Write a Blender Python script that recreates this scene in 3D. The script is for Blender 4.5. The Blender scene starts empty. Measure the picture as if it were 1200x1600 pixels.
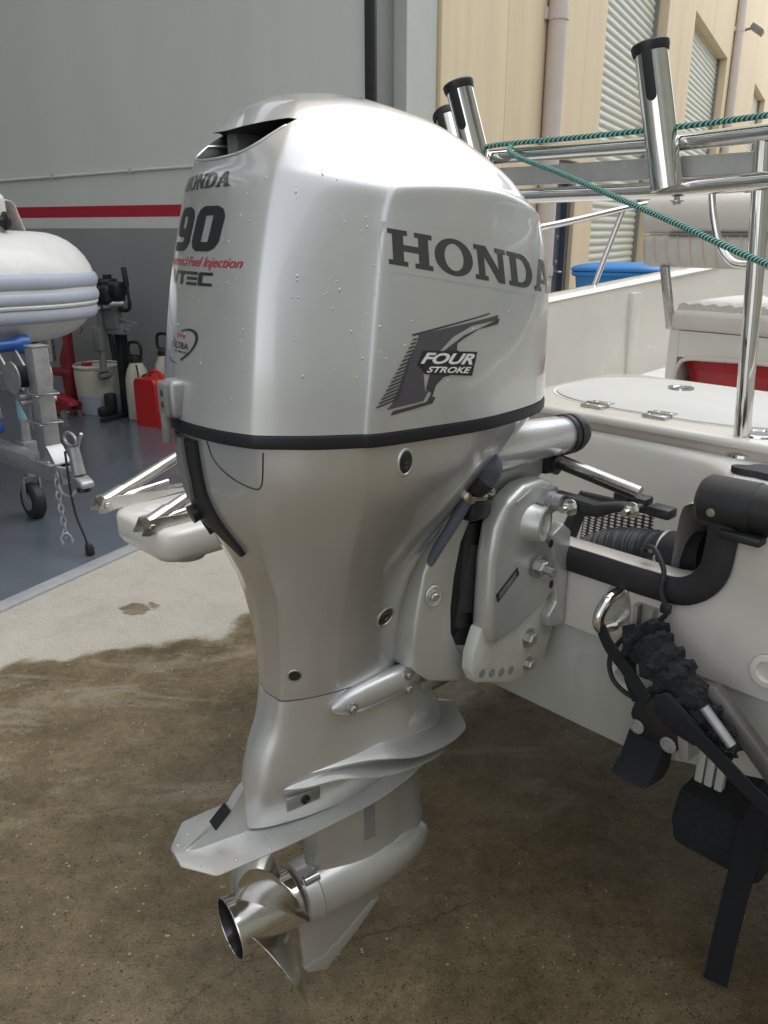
import bpy, bmesh, math, random
import numpy as np
from mathutils import Vector, Matrix
from mathutils.bvhtree import BVHTree
random.seed(7)
R = math.radians
scene = bpy.context.scene
COL = scene.collection

# ------------------------------------------------------------------ camera, sky, sun, exposure
cam = bpy.data.cameras.new('camera')
cam.sensor_fit = 'VERTICAL'; cam.sensor_height = 24.0; cam.lens = 19.2
cam.clip_start = 0.02; cam.clip_end = 2000
camo = bpy.data.objects.new('camera', cam); COL.objects.link(camo)
camo.location = (0, 0, 1.5); camo.rotation_euler = (R(90 - 18.97), 0, 0)
scene.camera = camo

SUN_AZ, SUN_EL = 72.0, 68.0          # compass-like azimuth from +Y towards +X, elevation
world = bpy.data.worlds.new('World'); scene.world = world; world.use_nodes = True
wn = world.node_tree.nodes; wl = world.node_tree.links
bg = wn['Background']
sky = wn.new('ShaderNodeTexSky'); sky.sky_type = 'NISHITA'; sky.sun_disc = False
sky.sun_elevation = R(SUN_EL); sky.sun_rotation = R(SUN_AZ)
sky.air_density = 1.0; sky.dust_density = 1.0; sky.ozone_density = 1.0
hs = wn.new('ShaderNodeHueSaturation'); hs.inputs['Saturation'].default_value = 0.2
wl.new(sky.outputs[0], hs.inputs['Color']); wl.new(hs.outputs[0], bg.inputs[0])
bg.inputs[1].default_value = 0.15
sun = bpy.data.lights.new('sun', 'SUN'); sun.energy = 0.75; sun.angle = R(85); sun.color = (1, .98, .955)
suno = bpy.data.objects.new('sun', sun); COL.objects.link(suno); suno.location = (0, -5, 12)
sd = Vector((math.sin(R(SUN_AZ)) * math.cos(R(SUN_EL)), math.cos(R(SUN_AZ)) * math.cos(R(SUN_EL)), math.sin(R(SUN_EL))))
suno.rotation_euler = sd.to_track_quat('Z', 'Y').to_euler()
scene.view_settings.view_transform = 'Standard'; scene.view_settings.look = 'None'
scene.view_settings.gamma = 1; scene.view_settings.use_curve_mapping = False
scene.view_settings.exposure = 1.13
scene.render.engine = 'CYCLES'
scene.cycles.use_denoising = True
scene.cycles.max_bounces = 8; scene.cycles.diffuse_bounces = 4; scene.cycles.glossy_bounces = 5

# ------------------------------------------------------------------ frames and object helpers
class Frame:
    def __init__(s, loc, ang, flip=False): s.loc = Vector(loc); s.ang = ang; s.flip = flip
    def mat(s, base=(0, 0, 0)):
        M = Matrix.Translation(s.loc) @ Matrix.Rotation(s.ang, 4, 'Z')
        b = Vector((base[0], -base[1] if s.flip else base[1], base[2]))
        return M @ Matrix.Translation(b)
FW = Frame((0, 0, 0), 0)
FM = Frame((-.2770, 1.1631, 0), R(34.0), True)      # motor: u forward, v starboard, z up
FB = Frame((.2564, 1.5046, 0), R(44.0), True)       # boat: d forward of the transom, b starboard
FG = Frame((0, 6.09, 0), math.atan2(.8851, .4654))  # building: a along the front, w inwards
FT = Frame((-1.43, 3.73, 0), R(-40.9))              # small trailer: x towards its coupling, y left
INFO = {}
def _tag(o, label, cat, group, kind):
    if label: o['label'] = label
    if cat: o['category'] = cat
    if group: o['group'] = group
    if kind: o['kind'] = kind
def thing(name, label, cat, fr, base=(0, 0, 0), group=None, kind=None):
    o = bpy.data.objects.new(name, None); COL.objects.link(o)
    o.empty_display_size = .1
    o.matrix_world = fr.mat(base); INFO[o.name] = (fr, base)
    _tag(o, label, cat, group, kind); return o
def mesh_from(name, geo, fr, base, smooth, angle=35):
    V, F = geo
    me = bpy.data.meshes.new(name)
    s = -1 if fr.flip else 1
    me.from_pydata([(x - base[0], s * (y - base[1]), z - base[2]) for x, y, z in V], [], [tuple(f) for f in F])
    bm = bmesh.new(); bm.from_mesh(me)
    bmesh.ops.remove_doubles(bm, verts=bm.verts, dist=1e-6)
    bmesh.ops.recalc_face_normals(bm, faces=bm.faces)
    if smooth:
        for f in bm.faces: f.smooth = True
        lim = R(angle)
        for e in bm.edges:
            if len(e.link_faces) == 2 and e.calc_face_angle(0) > lim: e.smooth = False
    bm.to_mesh(me); bm.free()
    return me
def part(name, geo, mat, parent, smooth=True, label=None, kind=None, angle=35):
    fr, base = INFO[parent.name]
    me = mesh_from(name, geo, fr, base, smooth, angle)
    o = bpy.data.objects.new(name, me); COL.objects.link(o); o.parent = parent
    INFO[o.name] = (fr, base)
    for m in (mat if isinstance(mat, (list, tuple)) else [mat]): me.materials.append(m)
    if label: o['label'] = label
    if kind: o['kind'] = kind
    return o
def solo(name, geo, mat, label, cat, fr, base=(0, 0, 0), group=None, kind=None, smooth=True, angle=35):
    me = mesh_from(name, geo, fr, base, smooth, angle)
    o = bpy.data.objects.new(name, me); COL.objects.link(o); o.matrix_world = fr.mat(base)
    INFO[o.name] = (fr, base); me.materials.append(mat)
    _tag(o, label, cat, group, kind); return o

# ------------------------------------------------------------------ geometry helpers (return verts, faces)
def join(*gs):
    V, F = [], []
    for v, f in gs:
        n = len(V); V += [tuple(p) for p in v]; F += [tuple(i + n for i in q) for q in f]
    return V, F
def _bm_out(bm):
    bm.verts.index_update()
    out = [tuple(v.co) for v in bm.verts], [tuple(v.index for v in f.verts) for f in bm.faces]
    bm.free(); return out
def box(c, s, bevel=0.0, seg=2, rot=None):
    bm = bmesh.new(); bmesh.ops.create_cube(bm, size=1)
    bmesh.ops.scale(bm, vec=s, verts=bm.verts)
    if bevel > 0:
        bmesh.ops.bevel(bm, geom=list(bm.edges), offset=min(bevel, min(s) * .49), segments=seg, affect='EDGES', profile=.5)
    if rot: bmesh.ops.rotate(bm, cent=(0, 0, 0), matrix=rot, verts=bm.verts)
    bmesh.ops.translate(bm, vec=c, verts=bm.verts)
    return _bm_out(bm)
def bx(x0, x1, y0, y1, z0, z1, bevel=0.0, seg=2):
    return box(((x0 + x1) / 2, (y0 + y1) / 2, (z0 + z1) / 2), (abs(x1 - x0), abs(y1 - y0), abs(z1 - z0)), bevel, seg)
def rotz(a): return Matrix.Rotation(a, 3, 'Z')
def frame_of(d):
    d = Vector(d).normalized()
    up = Vector((0, 0, 1)) if abs(d.z) < .9 else Vector((1, 0, 0))
    x = up.cross(d).normalized(); y = d.cross(x).normalized()
    return x, y, d
def lathe(p0, d, prof, n=32, cap=(True, True), squash=1.0):
    x, y, d = frame_of(d); p0 = Vector(p0); V, F = [], []
    for t, r in prof:
        for i in range(n):
            a = 2 * math.pi * i / n
            V.append(tuple(p0 + d * t + x * (r * math.cos(a) * squash) + y * (r * math.sin(a))))
    for k in range(len(prof) - 1):
        for i in range(n):
            j = (i + 1) % n; F.append((k * n + i, k * n + j, (k + 1) * n + j, (k + 1) * n + i))
    if cap[0] and prof[0][1] > 1e-5: F.append(tuple(range(n))[::-1])
    if cap[1] and prof[-1][1] > 1e-5: F.append(tuple((len(prof) - 1) * n + i for i in range(n)))
    return V, F
def cyl(p0, p1, r, r1=None, n=20, bevel=0.0):
    p0 = Vector(p0); d = Vector(p1) - p0; L = d.length; r1 = r if r1 is None else r1
    if bevel: prof = [(0, r - bevel), (bevel * .3, r - bevel * .3), (bevel, r), (L - bevel, r1), (L - bevel * .3, r1 - bevel * .3), (L, r1 - bevel)]
    else: prof = [(0, r), (L, r1)]
    return lathe(p0, d, prof, n)
def crv(P, n=8, closed=False):
    """centripetal Catmull-Rom through P"""
    P = [np.array(p, float) for p in P]
    if len(P) < 3 and not closed: return [tuple(P[0] + (P[1] - P[0]) * i / n) for i in range(n + 1)]
    if closed: Q = [P[-1]] + P + [P[0], P[1]]
    else: Q = [2 * P[0] - P[1]] + P + [2 * P[-1] - P[-2]]
    out = []
    for i in range(len(Q) - 3):
        p0, p1, p2, p3 = Q[i:i + 4]
        t0 = 0; t1 = t0 + max(np.linalg.norm(p1 - p0), 1e-6) ** .5
        t2 = t1 + max(np.linalg.norm(p2 - p1), 1e-6) ** .5; t3 = t2 + max(np.linalg.norm(p3 - p2), 1e-6) ** .5
        for k in range(n):
            t = t1 + (t2 - t1) * k / n
            A1 = (t1 - t) / (t1 - t0) * p0 + (t - t0) / (t1 - t0) * p1
            A2 = (t2 - t) / (t2 - t1) * p1 + (t - t1) / (t2 - t1) * p2
            A3 = (t3 - t) / (t3 - t2) * p2 + (t - t2) / (t3 - t2) * p3
            B1 = (t2 - t) / (t2 - t0) * A1 + (t - t0) / (t2 - t0) * A2
            B2 = (t3 - t) / (t3 - t1) * A2 + (t - t1) / (t3 - t1) * A3
            out.append(tuple((t2 - t) / (t2 - t1) * B1 + (t - t1) / (t2 - t1) * B2))
    if not closed: out.append(tuple(P[-1]))
    return out
def tube(P, r, n=12, sub=0, closed=False, flat=1.0, upv=None, caps=True):
    if sub: P = crv(P, sub, closed)
    P = [Vector(p) for p in P]; m = len(P); rr = r if isinstance(r, (list, tuple)) else None
    V, F = [], []; prev = None
    for i in range(m):
        if closed: d = P[(i + 1) % m] - P[i - 1]
        else: d = P[min(i + 1, m - 1)] - P[max(i - 1, 0)]
        d.normalize()
        if upv is not None:
            x = Vector(upv).cross(d).normalized()
        elif prev is None: x = frame_of(d)[0]
        else:
            x = (prev - d * prev.dot(d))
            x = x.normalized() if x.length > 1e-6 else frame_of(d)[0]
        prev = x; y = d.cross(x)
        ri = r if rr is None else float(np.interp(i / (m - 1), np.linspace(0, 1, len(rr)), rr))
        for k in range(n):
            a = 2 * math.pi * k / n
            V.append(tuple(P[i] + x * (ri * math.cos(a) * flat) + y * (ri * math.sin(a))))
    for i in range(m if closed else m - 1):
        i2 = (i + 1) % m
        for k in range(n):
            k2 = (k + 1) % n; F.append((i * n + k, i * n + k2, i2 * n + k2, i2 * n + k))
    if caps and not closed:
        F.append(tuple(range(n))[::-1]); F.append(tuple((m - 1) * n + k for k in range(n)))
    return V, F
def prism(poly, o, ax, ay, ext, bevel=0.0, seg=2):
    """2-D polygon in the plane (o, ax, ay) pushed along the vector ext"""
    o, ax, ay, ext = Vector(o), Vector(ax), Vector(ay), Vector(ext); n = len(poly)
    bm = bmesh.new()
    a = [bm.verts.new(o + ax * p[0] + ay * p[1]) for p in poly]
    b = [bm.verts.new(v.co + ext) for v in a]
    bm.faces.new(a); bm.faces.new(b[::-1])
    for i in range(n):
        j = (i + 1) % n; bm.faces.new((a[i], b[i], b[j], a[j]))
    bmesh.ops.recalc_face_normals(bm, faces=bm.faces)
    if bevel:
        es = [e for e in bm.edges if e.calc_face_angle(0) > R(30)]
        bmesh.ops.bevel(bm, geom=es, offset=bevel, segments=seg, affect='EDGES', profile=.5, clamp_overlap=True)
    bmesh.ops.triangulate(bm, faces=[f for f in bm.faces if len(f.verts) > 4])
    return _bm_out(bm)
def loft(rings, nr=5, nk=5, closed=True, cap=(True, True)):
    """rings of equal point counts, splined both ways"""
    fine = [crv(r, nr, closed) for r in rings]
    M = len(fine[0]); cols = [crv([f[j] for f in fine], nk) if nk > 1 else [f[j] for f in fine] for j in range(M)]
    K = len(cols[0]); V = [cols[j][k] for k in range(K) for j in range(M)]; F = []
    for k in range(K - 1):
        for j in range(M if closed else M - 1):
            j2 = (j + 1) % M; F.append((k * M + j, k * M + j2, (k + 1) * M + j2, (k + 1) * M + j))
    if cap[0]: F.append(tuple(range(M))[::-1])
    if cap[1]: F.append(tuple((K - 1) * M + j for j in range(M)))
    return V, F
def sym(half, z=None):
    """half ring (u, v>=0[, z]) from rear centre to front centre -> closed ring"""
    h = [(p[0], p[1], p[2] if len(p) > 2 else z) for p in half]
    return h + [(p[0], -p[1], p[2]) for p in h[-2:0:-1]]
def grid(f, nu, nv):
    V = [tuple(f(i / nu, j / nv)) for i in range(nu + 1) for j in range(nv + 1)]
    F = [(i * (nv + 1) + j, (i + 1) * (nv + 1) + j, (i + 1) * (nv + 1) + j + 1, i * (nv + 1) + j + 1) for i in range(nu) for j in range(nv)]
    return V, F
def ball(c, r, sq=(1, 1, 1), nu=12, nv=8):
    V, F = [], []
    for j in range(nv + 1):
        t = math.pi * j / nv
        for i in range(nu):
            a = 2 * math.pi * i / nu
            V.append((c[0] + r * sq[0] * math.sin(t) * math.cos(a), c[1] + r * sq[1] * math.sin(t) * math.sin(a), c[2] + r * sq[2] * math.cos(t)))
    for j in range(nv):
        for i in range(nu):
            k = (i + 1) % nu; F.append((j * nu + i, j * nu + k, (j + 1) * nu + k, (j + 1) * nu + i))
    return V, F
def bolt(p, d, r=.008, h=.006, washer=True):
    p = Vector(p); d = Vector(d).normalized(); g = lathe(p, d, [(0, r), (h * .8, r), (h, r * .8)], 6)
    if washer: g = join(lathe(p - d * .001, d, [(0, r * 1.5), (.0022, r * 1.5)], 16), g)
    return g

# ------------------------------------------------------------------ materials
def mat(name, col, rough=.5, metal=0.0, coat=0.0, var=0.0, vscale=8.0, bump=0.0, bscale=60.0, spec=.5, coat_r=.05, rvar=0.0, dirt=None, vst=1.0):
    m = bpy.data.materials.new(name); m.use_nodes = True
    nt = m.node_tree; N, L = nt.nodes, nt.links; p = N['Principled BSDF']
    p.inputs['Base Color'].default_value = (*col, 1); p.inputs['Roughness'].default_value = rough
    p.inputs['Metallic'].default_value = metal; p.inputs['Specular IOR Level'].default_value = spec
    p.inputs['Coat Weight'].default_value = coat; p.inputs['Coat Roughness'].default_value = coat_r
    if var or bump or rvar or dirt:
        tc = N.new('ShaderNodeTexCoord'); mpn = N.new('ShaderNodeMapping'); mpn.inputs['Scale'].default_value = (1, 1, vst); L.new(tc.outputs['Object'], mpn.inputs['Vector'])
    if var or rvar or dirt:
        nz = N.new('ShaderNodeTexNoise'); nz.inputs['Scale'].default_value = vscale
        nz.inputs['Detail'].default_value = 4; nz.inputs['Roughness'].default_value = .65
        L.new(mpn.outputs[0], nz.inputs['Vector'])
    if var:
        cr = N.new('ShaderNodeValToRGB'); e = cr.color_ramp.elements
        e[0].position = .28; e[1].position = .75
        e[0].color = (*[max(0, c * (1 - var)) for c in col], 1); e[1].color = (*[min(1, c * (1 + var)) for c in col], 1)
        L.new(nz.outputs[0], cr.inputs[0]); src = cr.outputs[0]
        if dirt:
            n2 = N.new('ShaderNodeTexNoise'); n2.inputs['Scale'].default_value = vscale * .45; n2.inputs['Detail'].default_value = 5
            n2.inputs['Roughness'].default_value = .75; L.new(mpn.outputs[0], n2.inputs['Vector'])
            mr = N.new('ShaderNodeMapRange'); mr.inputs[1].default_value = .55; mr.inputs[2].default_value = .8
            mr.inputs[4].default_value = dirt[3]; L.new(n2.outputs[0], mr.inputs[0])
            mx = N.new('ShaderNodeMix'); mx.data_type = 'RGBA'; L.new(mr.outputs[0], mx.inputs[0])
            L.new(src, mx.inputs[6]); mx.inputs[7].default_value = (*dirt[:3], 1); src = mx.outputs[2]
        L.new(src, p.inputs['Base Color'])
    if rvar:
        mr = N.new('ShaderNodeMapRange'); mr.inputs[3].default_value = max(0, rough - rvar); mr.inputs[4].default_value = min(1, rough + rvar)
        L.new(nz.outputs[0], mr.inputs[0]); L.new(mr.outputs[0], p.inputs['Roughness'])
    if bump:
        nb = N.new('ShaderNodeTexNoise'); nb.inputs['Scale'].default_value = bscale; nb.inputs['Detail'].default_value = 4
        L.new(tc.outputs['Object'], nb.inputs['Vector'])
        b = N.new('ShaderNodeBump'); b.inputs['Strength'].default_value = bump; b.inputs['Distance'].default_value = .01
        L.new(nb.outputs[0], b.inputs['Height']); L.new(b.outputs[0], p.inputs['Normal'])
    return m
M = {}
M['silver'] = mat('silver paint', (.585, .595, .595), .36, .68, 1.0, .035, 9, rvar=.06, coat_r=.025, vst=.25)
M['silver_low'] = mat('silver paint lower', (.60, .605, .595), .38, .66, .7, .06, 9, rvar=.08, dirt=(.46, .45, .42, .35), coat_r=.06, vst=.4)
M['alu'] = mat('painted casting', (.54, .55, .53), .40, .6, .4, .08, 11, rvar=.08, bump=.03, bscale=140, dirt=(.33, .32, .28, .5))
M['alu_raw'] = mat('raw aluminium', (.52, .52, .5), .42, 1.0, 0, .12, 30, rvar=.1)
M['steel'] = mat('polished stainless', (.74, .73, .71), .07, 1.0, 0, .06, 30, rvar=.05)
M['steel_dull'] = mat('dull stainless', (.58, .57, .55), .27, 1.0, 0, .12, 25, rvar=.1)
M['galv'] = mat('galvanised steel', (.42, .43, .44), .48, .75, 0, .18, 22, rvar=.1)
M['black'] = mat('black plastic', (.016, .017, .019), .42, 0, 0, .2, 20, rvar=.08)
M['rubber'] = mat('black rubber', (.02, .02, .024), .55, 0, 0, .2, 30)
M['grey_rubber'] = mat('grey blue rubber', (.11, .13, .17), .55, 0, 0, .15, 30)
M['band'] = mat('navy seal band', (.010, .011, .017), .45, 0, 0, .1, 20)
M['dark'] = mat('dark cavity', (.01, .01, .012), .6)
M['decal'] = mat('charcoal decal', (.055, .055, .06), .25, .2, .5, .08, 40)
M['decal_dark'] = mat('black decal', (.012, .012, .014), .3, 0, .5)
M['decal_mid'] = mat('mid grey decal', (.085, .08, .095), .3, .2, .5)
M['decal_white'] = mat('white decal', (.72, .72, .72), .35, 0, .3)
M['decal_red'] = mat('red decal', (.42, .02, .05), .35, 0, .3)
M['film'] = mat('clear decal film', (.595, .605, .605), .34, .68, 1.0, .035, 9, rvar=.05, coat_r=.02, vst=.25)
M['gel'] = mat('cream gelcoat', (.70, .685, .635), .24, 0, .45, .05, 4, rvar=.08, dirt=(.55, .52, .45, .4))
M['gel_out'] = mat('hull gelcoat', (.60, .575, .535), .20, 0, .6, .06, 3, rvar=.08, dirt=(.46, .43, .37, .5), vst=.35)
M['gel_low'] = mat('lower hull gelcoat', (.40, .41, .38), .3, 0, .4, .08, 4, rvar=.08, dirt=(.28, .27, .21, .6), vst=.35)
M['gel_warm'] = mat('beige gelcoat', (.62, .545, .48), .4, 0, .2, .05, 5)
M['nonskid'] = mat('non-skid gelcoat', (.66, .66, .63), .5, 0, 0, .04, 6, bump=.35, bscale=320)
M['vinyl'] = mat('cream vinyl', (.60, .575, .52), .45, 0, 0, .06, 8, bump=.05, bscale=200, dirt=(.4, .37, .31, .5))
M['red'] = mat('red plastic', (.42, .012, .022), .35, 0, .1, .12, 8)
M['red_can'] = mat('red fuel can', (.60, .02, .02), .42, 0, .1, .1, 10)
M['red_paint'] = mat('worn red paint', (.28, .02, .03), .4, 0, .2, .3, 12)
M['blue'] = mat('blue bin plastic', (.03, .22, .62), .45, 0, 0, .1, 6)
M['blue_roll'] = mat('blue poly', (.02, .09, .33), .35, 0, .2, .15, 12)
M['teal'] = mat('teal rope', (.015, .22, .19), .8, 0, 0, .35, 120, bump=.5, bscale=260)
M['white_pl'] = mat('milky plastic', (.62, .60, .50), .4, 0, .1, .1, 10, dirt=(.42, .37, .25, .6))
M['hyp'] = mat('white tube fabric', (.74, .74, .72), .40, 0, .15, .06, 5, bump=.7, bscale=9, dirt=(.60, .58, .53, .5))
M['hyp_grey'] = mat('grey blue tube fabric', (.42, .46, .54), .5, 0, 0, .06, 8)
M['cloth'] = mat('pinkish cloth', (.62, .55, .54), .85, 0, 0, .12, 14, bump=.3, bscale=90)
M['carpet'] = mat('charcoal carpet', (.026, .029, .035), .95, 0, 0, .6, 180, bump=.8, bscale=350)
M['strap'] = mat('black webbing', (.008, .009, .014), .85, 0, 0, .2, 60)
M['brass'] = mat('clamp metal', (.52, .48, .38), .3, 1.0, 0, .15, 30)
M['sticker'] = mat('blue label', (.25, .50, .58), .5)
M['pvc'] = mat('downpipe paint', (.60, .535, .50), .5, 0, 0, .05, 4)
M['cream'] = mat('cream wall paint', (.70, .58, .395), .75, 0, 0, .07, 3.0, bump=.10, bscale=60, dirt=(.58, .46, .29, .55), vst=.12)
M['slat'] = mat('pale green slats', (.56, .575, .50), .5, .1, 0, .06, 2, rvar=.08)
M['doorpaint'] = mat('dark blue-grey door', (.065, .075, .095), .45, 0, .1, .08, 4)
M['jamb_lt'] = mat('pale grey concrete', (.47, .50, .465), .75, 0, 0, .06, 2.5, bump=.1, bscale=40, dirt=(.40, .42, .39, .5))
M['jamb_dk'] = mat('grey steel frame', (.21, .215, .21), .5, 0, 0, .06, 4)
M['wall_hi'] = mat('warm grey wall paint', (.66, .675, .63), .7, 0, 0, .05, 1.6, bump=.06, bscale=30, dirt=(.58, .59, .54, .5), vst=.2)
M['wall_lo'] = mat('mid grey wall paint', (.29, .305, .30), .6, 0, 0, .07, 1.8, bump=.06, bscale=30, dirt=(.21, .215, .21, .6), vst=.3)
M['stripe_red'] = mat('red stripe paint', (.44, .015, .035), .55, 0, 0, .06, 3)
M['stripe_wh'] = mat('pale stripe paint', (.68, .68, .65), .6, 0, 0, .05, 3)
M['floor'] = mat('blue grey floor paint', (.105, .122, .145), .22, 0, .25, .12, 1.6, rvar=.1, bump=.02, bscale=25, dirt=(.15, .165, .18, .5))
M['thresh'] = mat('concrete threshold', (.33, .335, .34), .6, .1, 0, .15, 9, bump=.2, bscale=60)
M['foot'] = mat('chalky worn casting', (.52, .53, .48), .6, .1, 0, .12, 18, bump=.1, bscale=90, dirt=(.34, .32, .22, .6))
M['arm_steel'] = mat('weathered steel', (.16, .155, .145), .5, .6, 0, .2, 20, rvar=.1)
M['bar'] = mat('brushed aluminium bar', (.50, .50, .48), .5, .35, 0, .1, 30, rvar=.08)
M['hose_grey'] = mat('charcoal hose', (.05, .052, .056), .5, 0, 0, .15, 30)
M['prop'] = mat('worn polished stainless', (.66, .645, .62), .15, 1.0, 0, .12, 45, rvar=.12, dirt=(.40, .36, .30, .35))
M['glassled'] = mat('lamp glass', (.06, .06, .065), .1, 0, .5)
M['water'] = mat('water bead', (.5, .5, .5), .03, .5, 1.0, spec=.8)

def concrete():
    m = bpy.data.materials.new('driveway concrete'); m.use_nodes = True
    nt = m.node_tree; N, L = nt.nodes, nt.links; p = N['Principled BSDF']
    tc = N.new('ShaderNodeTexCoord'); P = tc.outputs['Object']
    def noise(s, d=6, r=.6, vec=P, dist=0.0):
        n = N.new('ShaderNodeTexNoise'); n.inputs['Scale'].default_value = s; n.inputs['Detail'].default_value = d
        n.inputs['Roughness'].default_value = r; n.inputs['Distortion'].default_value = dist; L.new(vec, n.inputs['Vector']); return n.outputs[0]
    def math_(op, a, b=None, c=None):
        n = N.new('ShaderNodeMath'); n.operation = op
        for i, v in enumerate((a, b, c)):
            if v is None: continue
            if isinstance(v, (int, float)): n.inputs[i].default_value = v
            else: L.new(v, n.inputs[i])
        return n.outputs[0]
    def mapr(v, a, b, c=0, d=1, smooth=True):
        n = N.new('ShaderNodeMapRange'); n.interpolation_type = 'SMOOTHSTEP' if smooth else 'LINEAR'
        L.new(v, n.inputs[0])
        for i, x in enumerate((a, b, c, d)): n.inputs[i + 1].default_value = x
        return n.outputs[0]
    def ramp(v, stops):
        n = N.new('ShaderNodeValToRGB'); L.new(v, n.inputs[0]); e = n.color_ramp.elements
        while len(e) < len(stops): e.new(.5)
        for k, (pos, c) in enumerate(stops): e[k].position = pos; e[k].color = (*c, 1)
        return n.outputs[0]
    def mix(f, a, b, t='MIX'):
        n = N.new('ShaderNodeMix'); n.data_type = 'RGBA'; n.blend_type = t
        if isinstance(f, (int, float)): n.inputs[0].default_value = f
        else: L.new(f, n.inputs[0])
        for i, v in ((6, a), (7, b)):
            if isinstance(v, tuple): n.inputs[i].default_value = (*v, 1)
            else: L.new(v, n.inputs[i])
        return n.outputs[2]
    sx = N.new('ShaderNodeSeparateXYZ'); L.new(P, sx.inputs[0]); X, Y = sx.outputs[0], sx.outputs[1]
    # edge of the wet patch: Y0(x) plus a ragged noise; a second lobe of drips nearer the door
    y0 = math_('ADD', math_('MULTIPLY', X, .52), 3.33)
    wob = math_('MULTIPLY', math_('SUBTRACT', noise(1.6, 6, .52), .5), .85)
    wob2 = math_('MULTIPLY', math_('SUBTRACT', noise(9, 4, .5), .5), .12)
    dist = math_('SUBTRACT', math_('ADD', math_('ADD', y0, wob), wob2), Y)
    wet = mapr(dist, -.03, .045)
    dx = math_('SUBTRACT', X, -1.035); dy = math_('SUBTRACT', Y, 3.12)
    rr = math_('SQRT', math_('ADD', math_('MULTIPLY', math_('MULTIPLY', dx, dx), 1.0), math_('MULTIPLY', math_('MULTIPLY', dy, dy), 2.2)))
    drip = mapr(math_('ADD', rr, math_('MULTIPLY', math_('SUBTRACT', noise(12, 5, .6), .5), .22)), .07, .085, .8, 0)
    wet = math_('MAXIMUM', wet, drip)
    # half-dried streaks inside the wet patch
    mp = N.new('ShaderNodeMapping'); mp.inputs['Rotation'].default_value = (0, 0, R(-40)); mp.inputs['Scale'].default_value = (1, 2.6, 1); L.new(P, mp.inputs['Vector'])
    streak = mapr(noise(2.3, 9, .68, mp.outputs[0], .6), .50, .62)
    near = mapr(Y, 1.45, 2.1); streak = math_('MULTIPLY', math_('MULTIPLY', streak, near), .5)
    fine = noise(190, 4, .75); mid = noise(34, 6, .72); big = noise(3, 6, .6)
    dry = ramp(mix(.4, mix(.5, mid, noise(9, 7, .75)), big), [(.3, (.29, .265, .22)), (.5, (.385, .36, .305)), (.72, (.46, .435, .375))])
    wetc = ramp(mix(.5, mix(.5, mid, noise(11, 7, .7)), big), [(.36, (.068, .050, .024)), (.5, (.150, .115, .063)), (.64, (.25, .198, .115))])
    grey = (.30, .262, .195)
    wetc = mix(streak, wetc, grey)
    col = mix(wet, dry, wetc)
    vo = N.new('ShaderNodeTexVoronoi'); vo.inputs['Scale'].default_value = 130; L.new(P, vo.inputs['Vector'])
    speck = math_('MULTIPLY', mapr(vo.outputs['Distance'], .42, .2), mapr(noise(55, 3, .6), .5, .58))
    col = mix(math_('MULTIPLY', speck, math_('ADD', math_('MULTIPLY', wet, .75), .12)), col, (.03, .024, .018))
    vo2 = N.new('ShaderNodeTexVoronoi'); vo2.inputs['Scale'].default_value = 75; L.new(P, vo2.inputs['Vector'])
    spk2 = math_('MULTIPLY', mapr(vo2.outputs['Distance'], .26, .12), mapr(noise(27, 3, .5), .58, .66))
    col = mix(math_('MULTIPLY', spk2, .85), col, (.58, .53, .43))
    col = mix(.8, col, mix(mapr(fine, .3, .7), (.42, .42, .42), (1.12, 1.12, 1.12)), 'MULTIPLY')
    col = mix(1.0, col, (1.28, 1.28, 1.28), 'MULTIPLY')
    L.new(col, p.inputs['Base Color'])
    rg = mix(wet, (.82,) * 3, mix(mapr(noise(14, 5, .6), .4, .62), (.09,) * 3, (.34,) * 3))
    L.new(rg, p.inputs['Roughness'])
    b = N.new('ShaderNodeBump'); b.inputs['Strength'].default_value = .42; b.inputs['Distance'].default_value = .006
    hgt = math_('ADD', math_('MULTIPLY', fine, .5), math_('MULTIPLY', mid, .8)); L.new(hgt, b.inputs['Height']); L.new(b.outputs[0], p.inputs['Normal'])
    return m
M['concrete'] = concrete()
def braid(m):
    N, L = m.node_tree.nodes, m.node_tree.links; p = N['Principled BSDF']
    tc = N.new('ShaderNodeTexCoord'); w = N.new('ShaderNodeTexWave'); w.inputs['Scale'].default_value = 55; w.bands_direction = 'DIAGONAL'; w.inputs['Distortion'].default_value = 1.5
    L.new(tc.outputs['Object'], w.inputs['Vector']); cr = N.new('ShaderNodeValToRGB'); e = cr.color_ramp.elements
    e[0].color = (.008, .12, .10, 1); e[0].position = .25; e[1].color = (.03, .30, .26, 1); e[1].position = .7; L.new(w.outputs[0], cr.inputs[0])
    f = cr.color_ramp.elements.new(.96); f.color = (.45, .62, .58, 1); L.new(cr.outputs[0], p.inputs['Base Color'])
    b = N.new('ShaderNodeBump'); b.inputs['Strength'].default_value = .8; b.inputs['Distance'].default_value = .003; L.new(w.outputs[0], b.inputs['Height']); L.new(b.outputs[0], p.inputs['Normal'])
braid(M['teal'])

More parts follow.
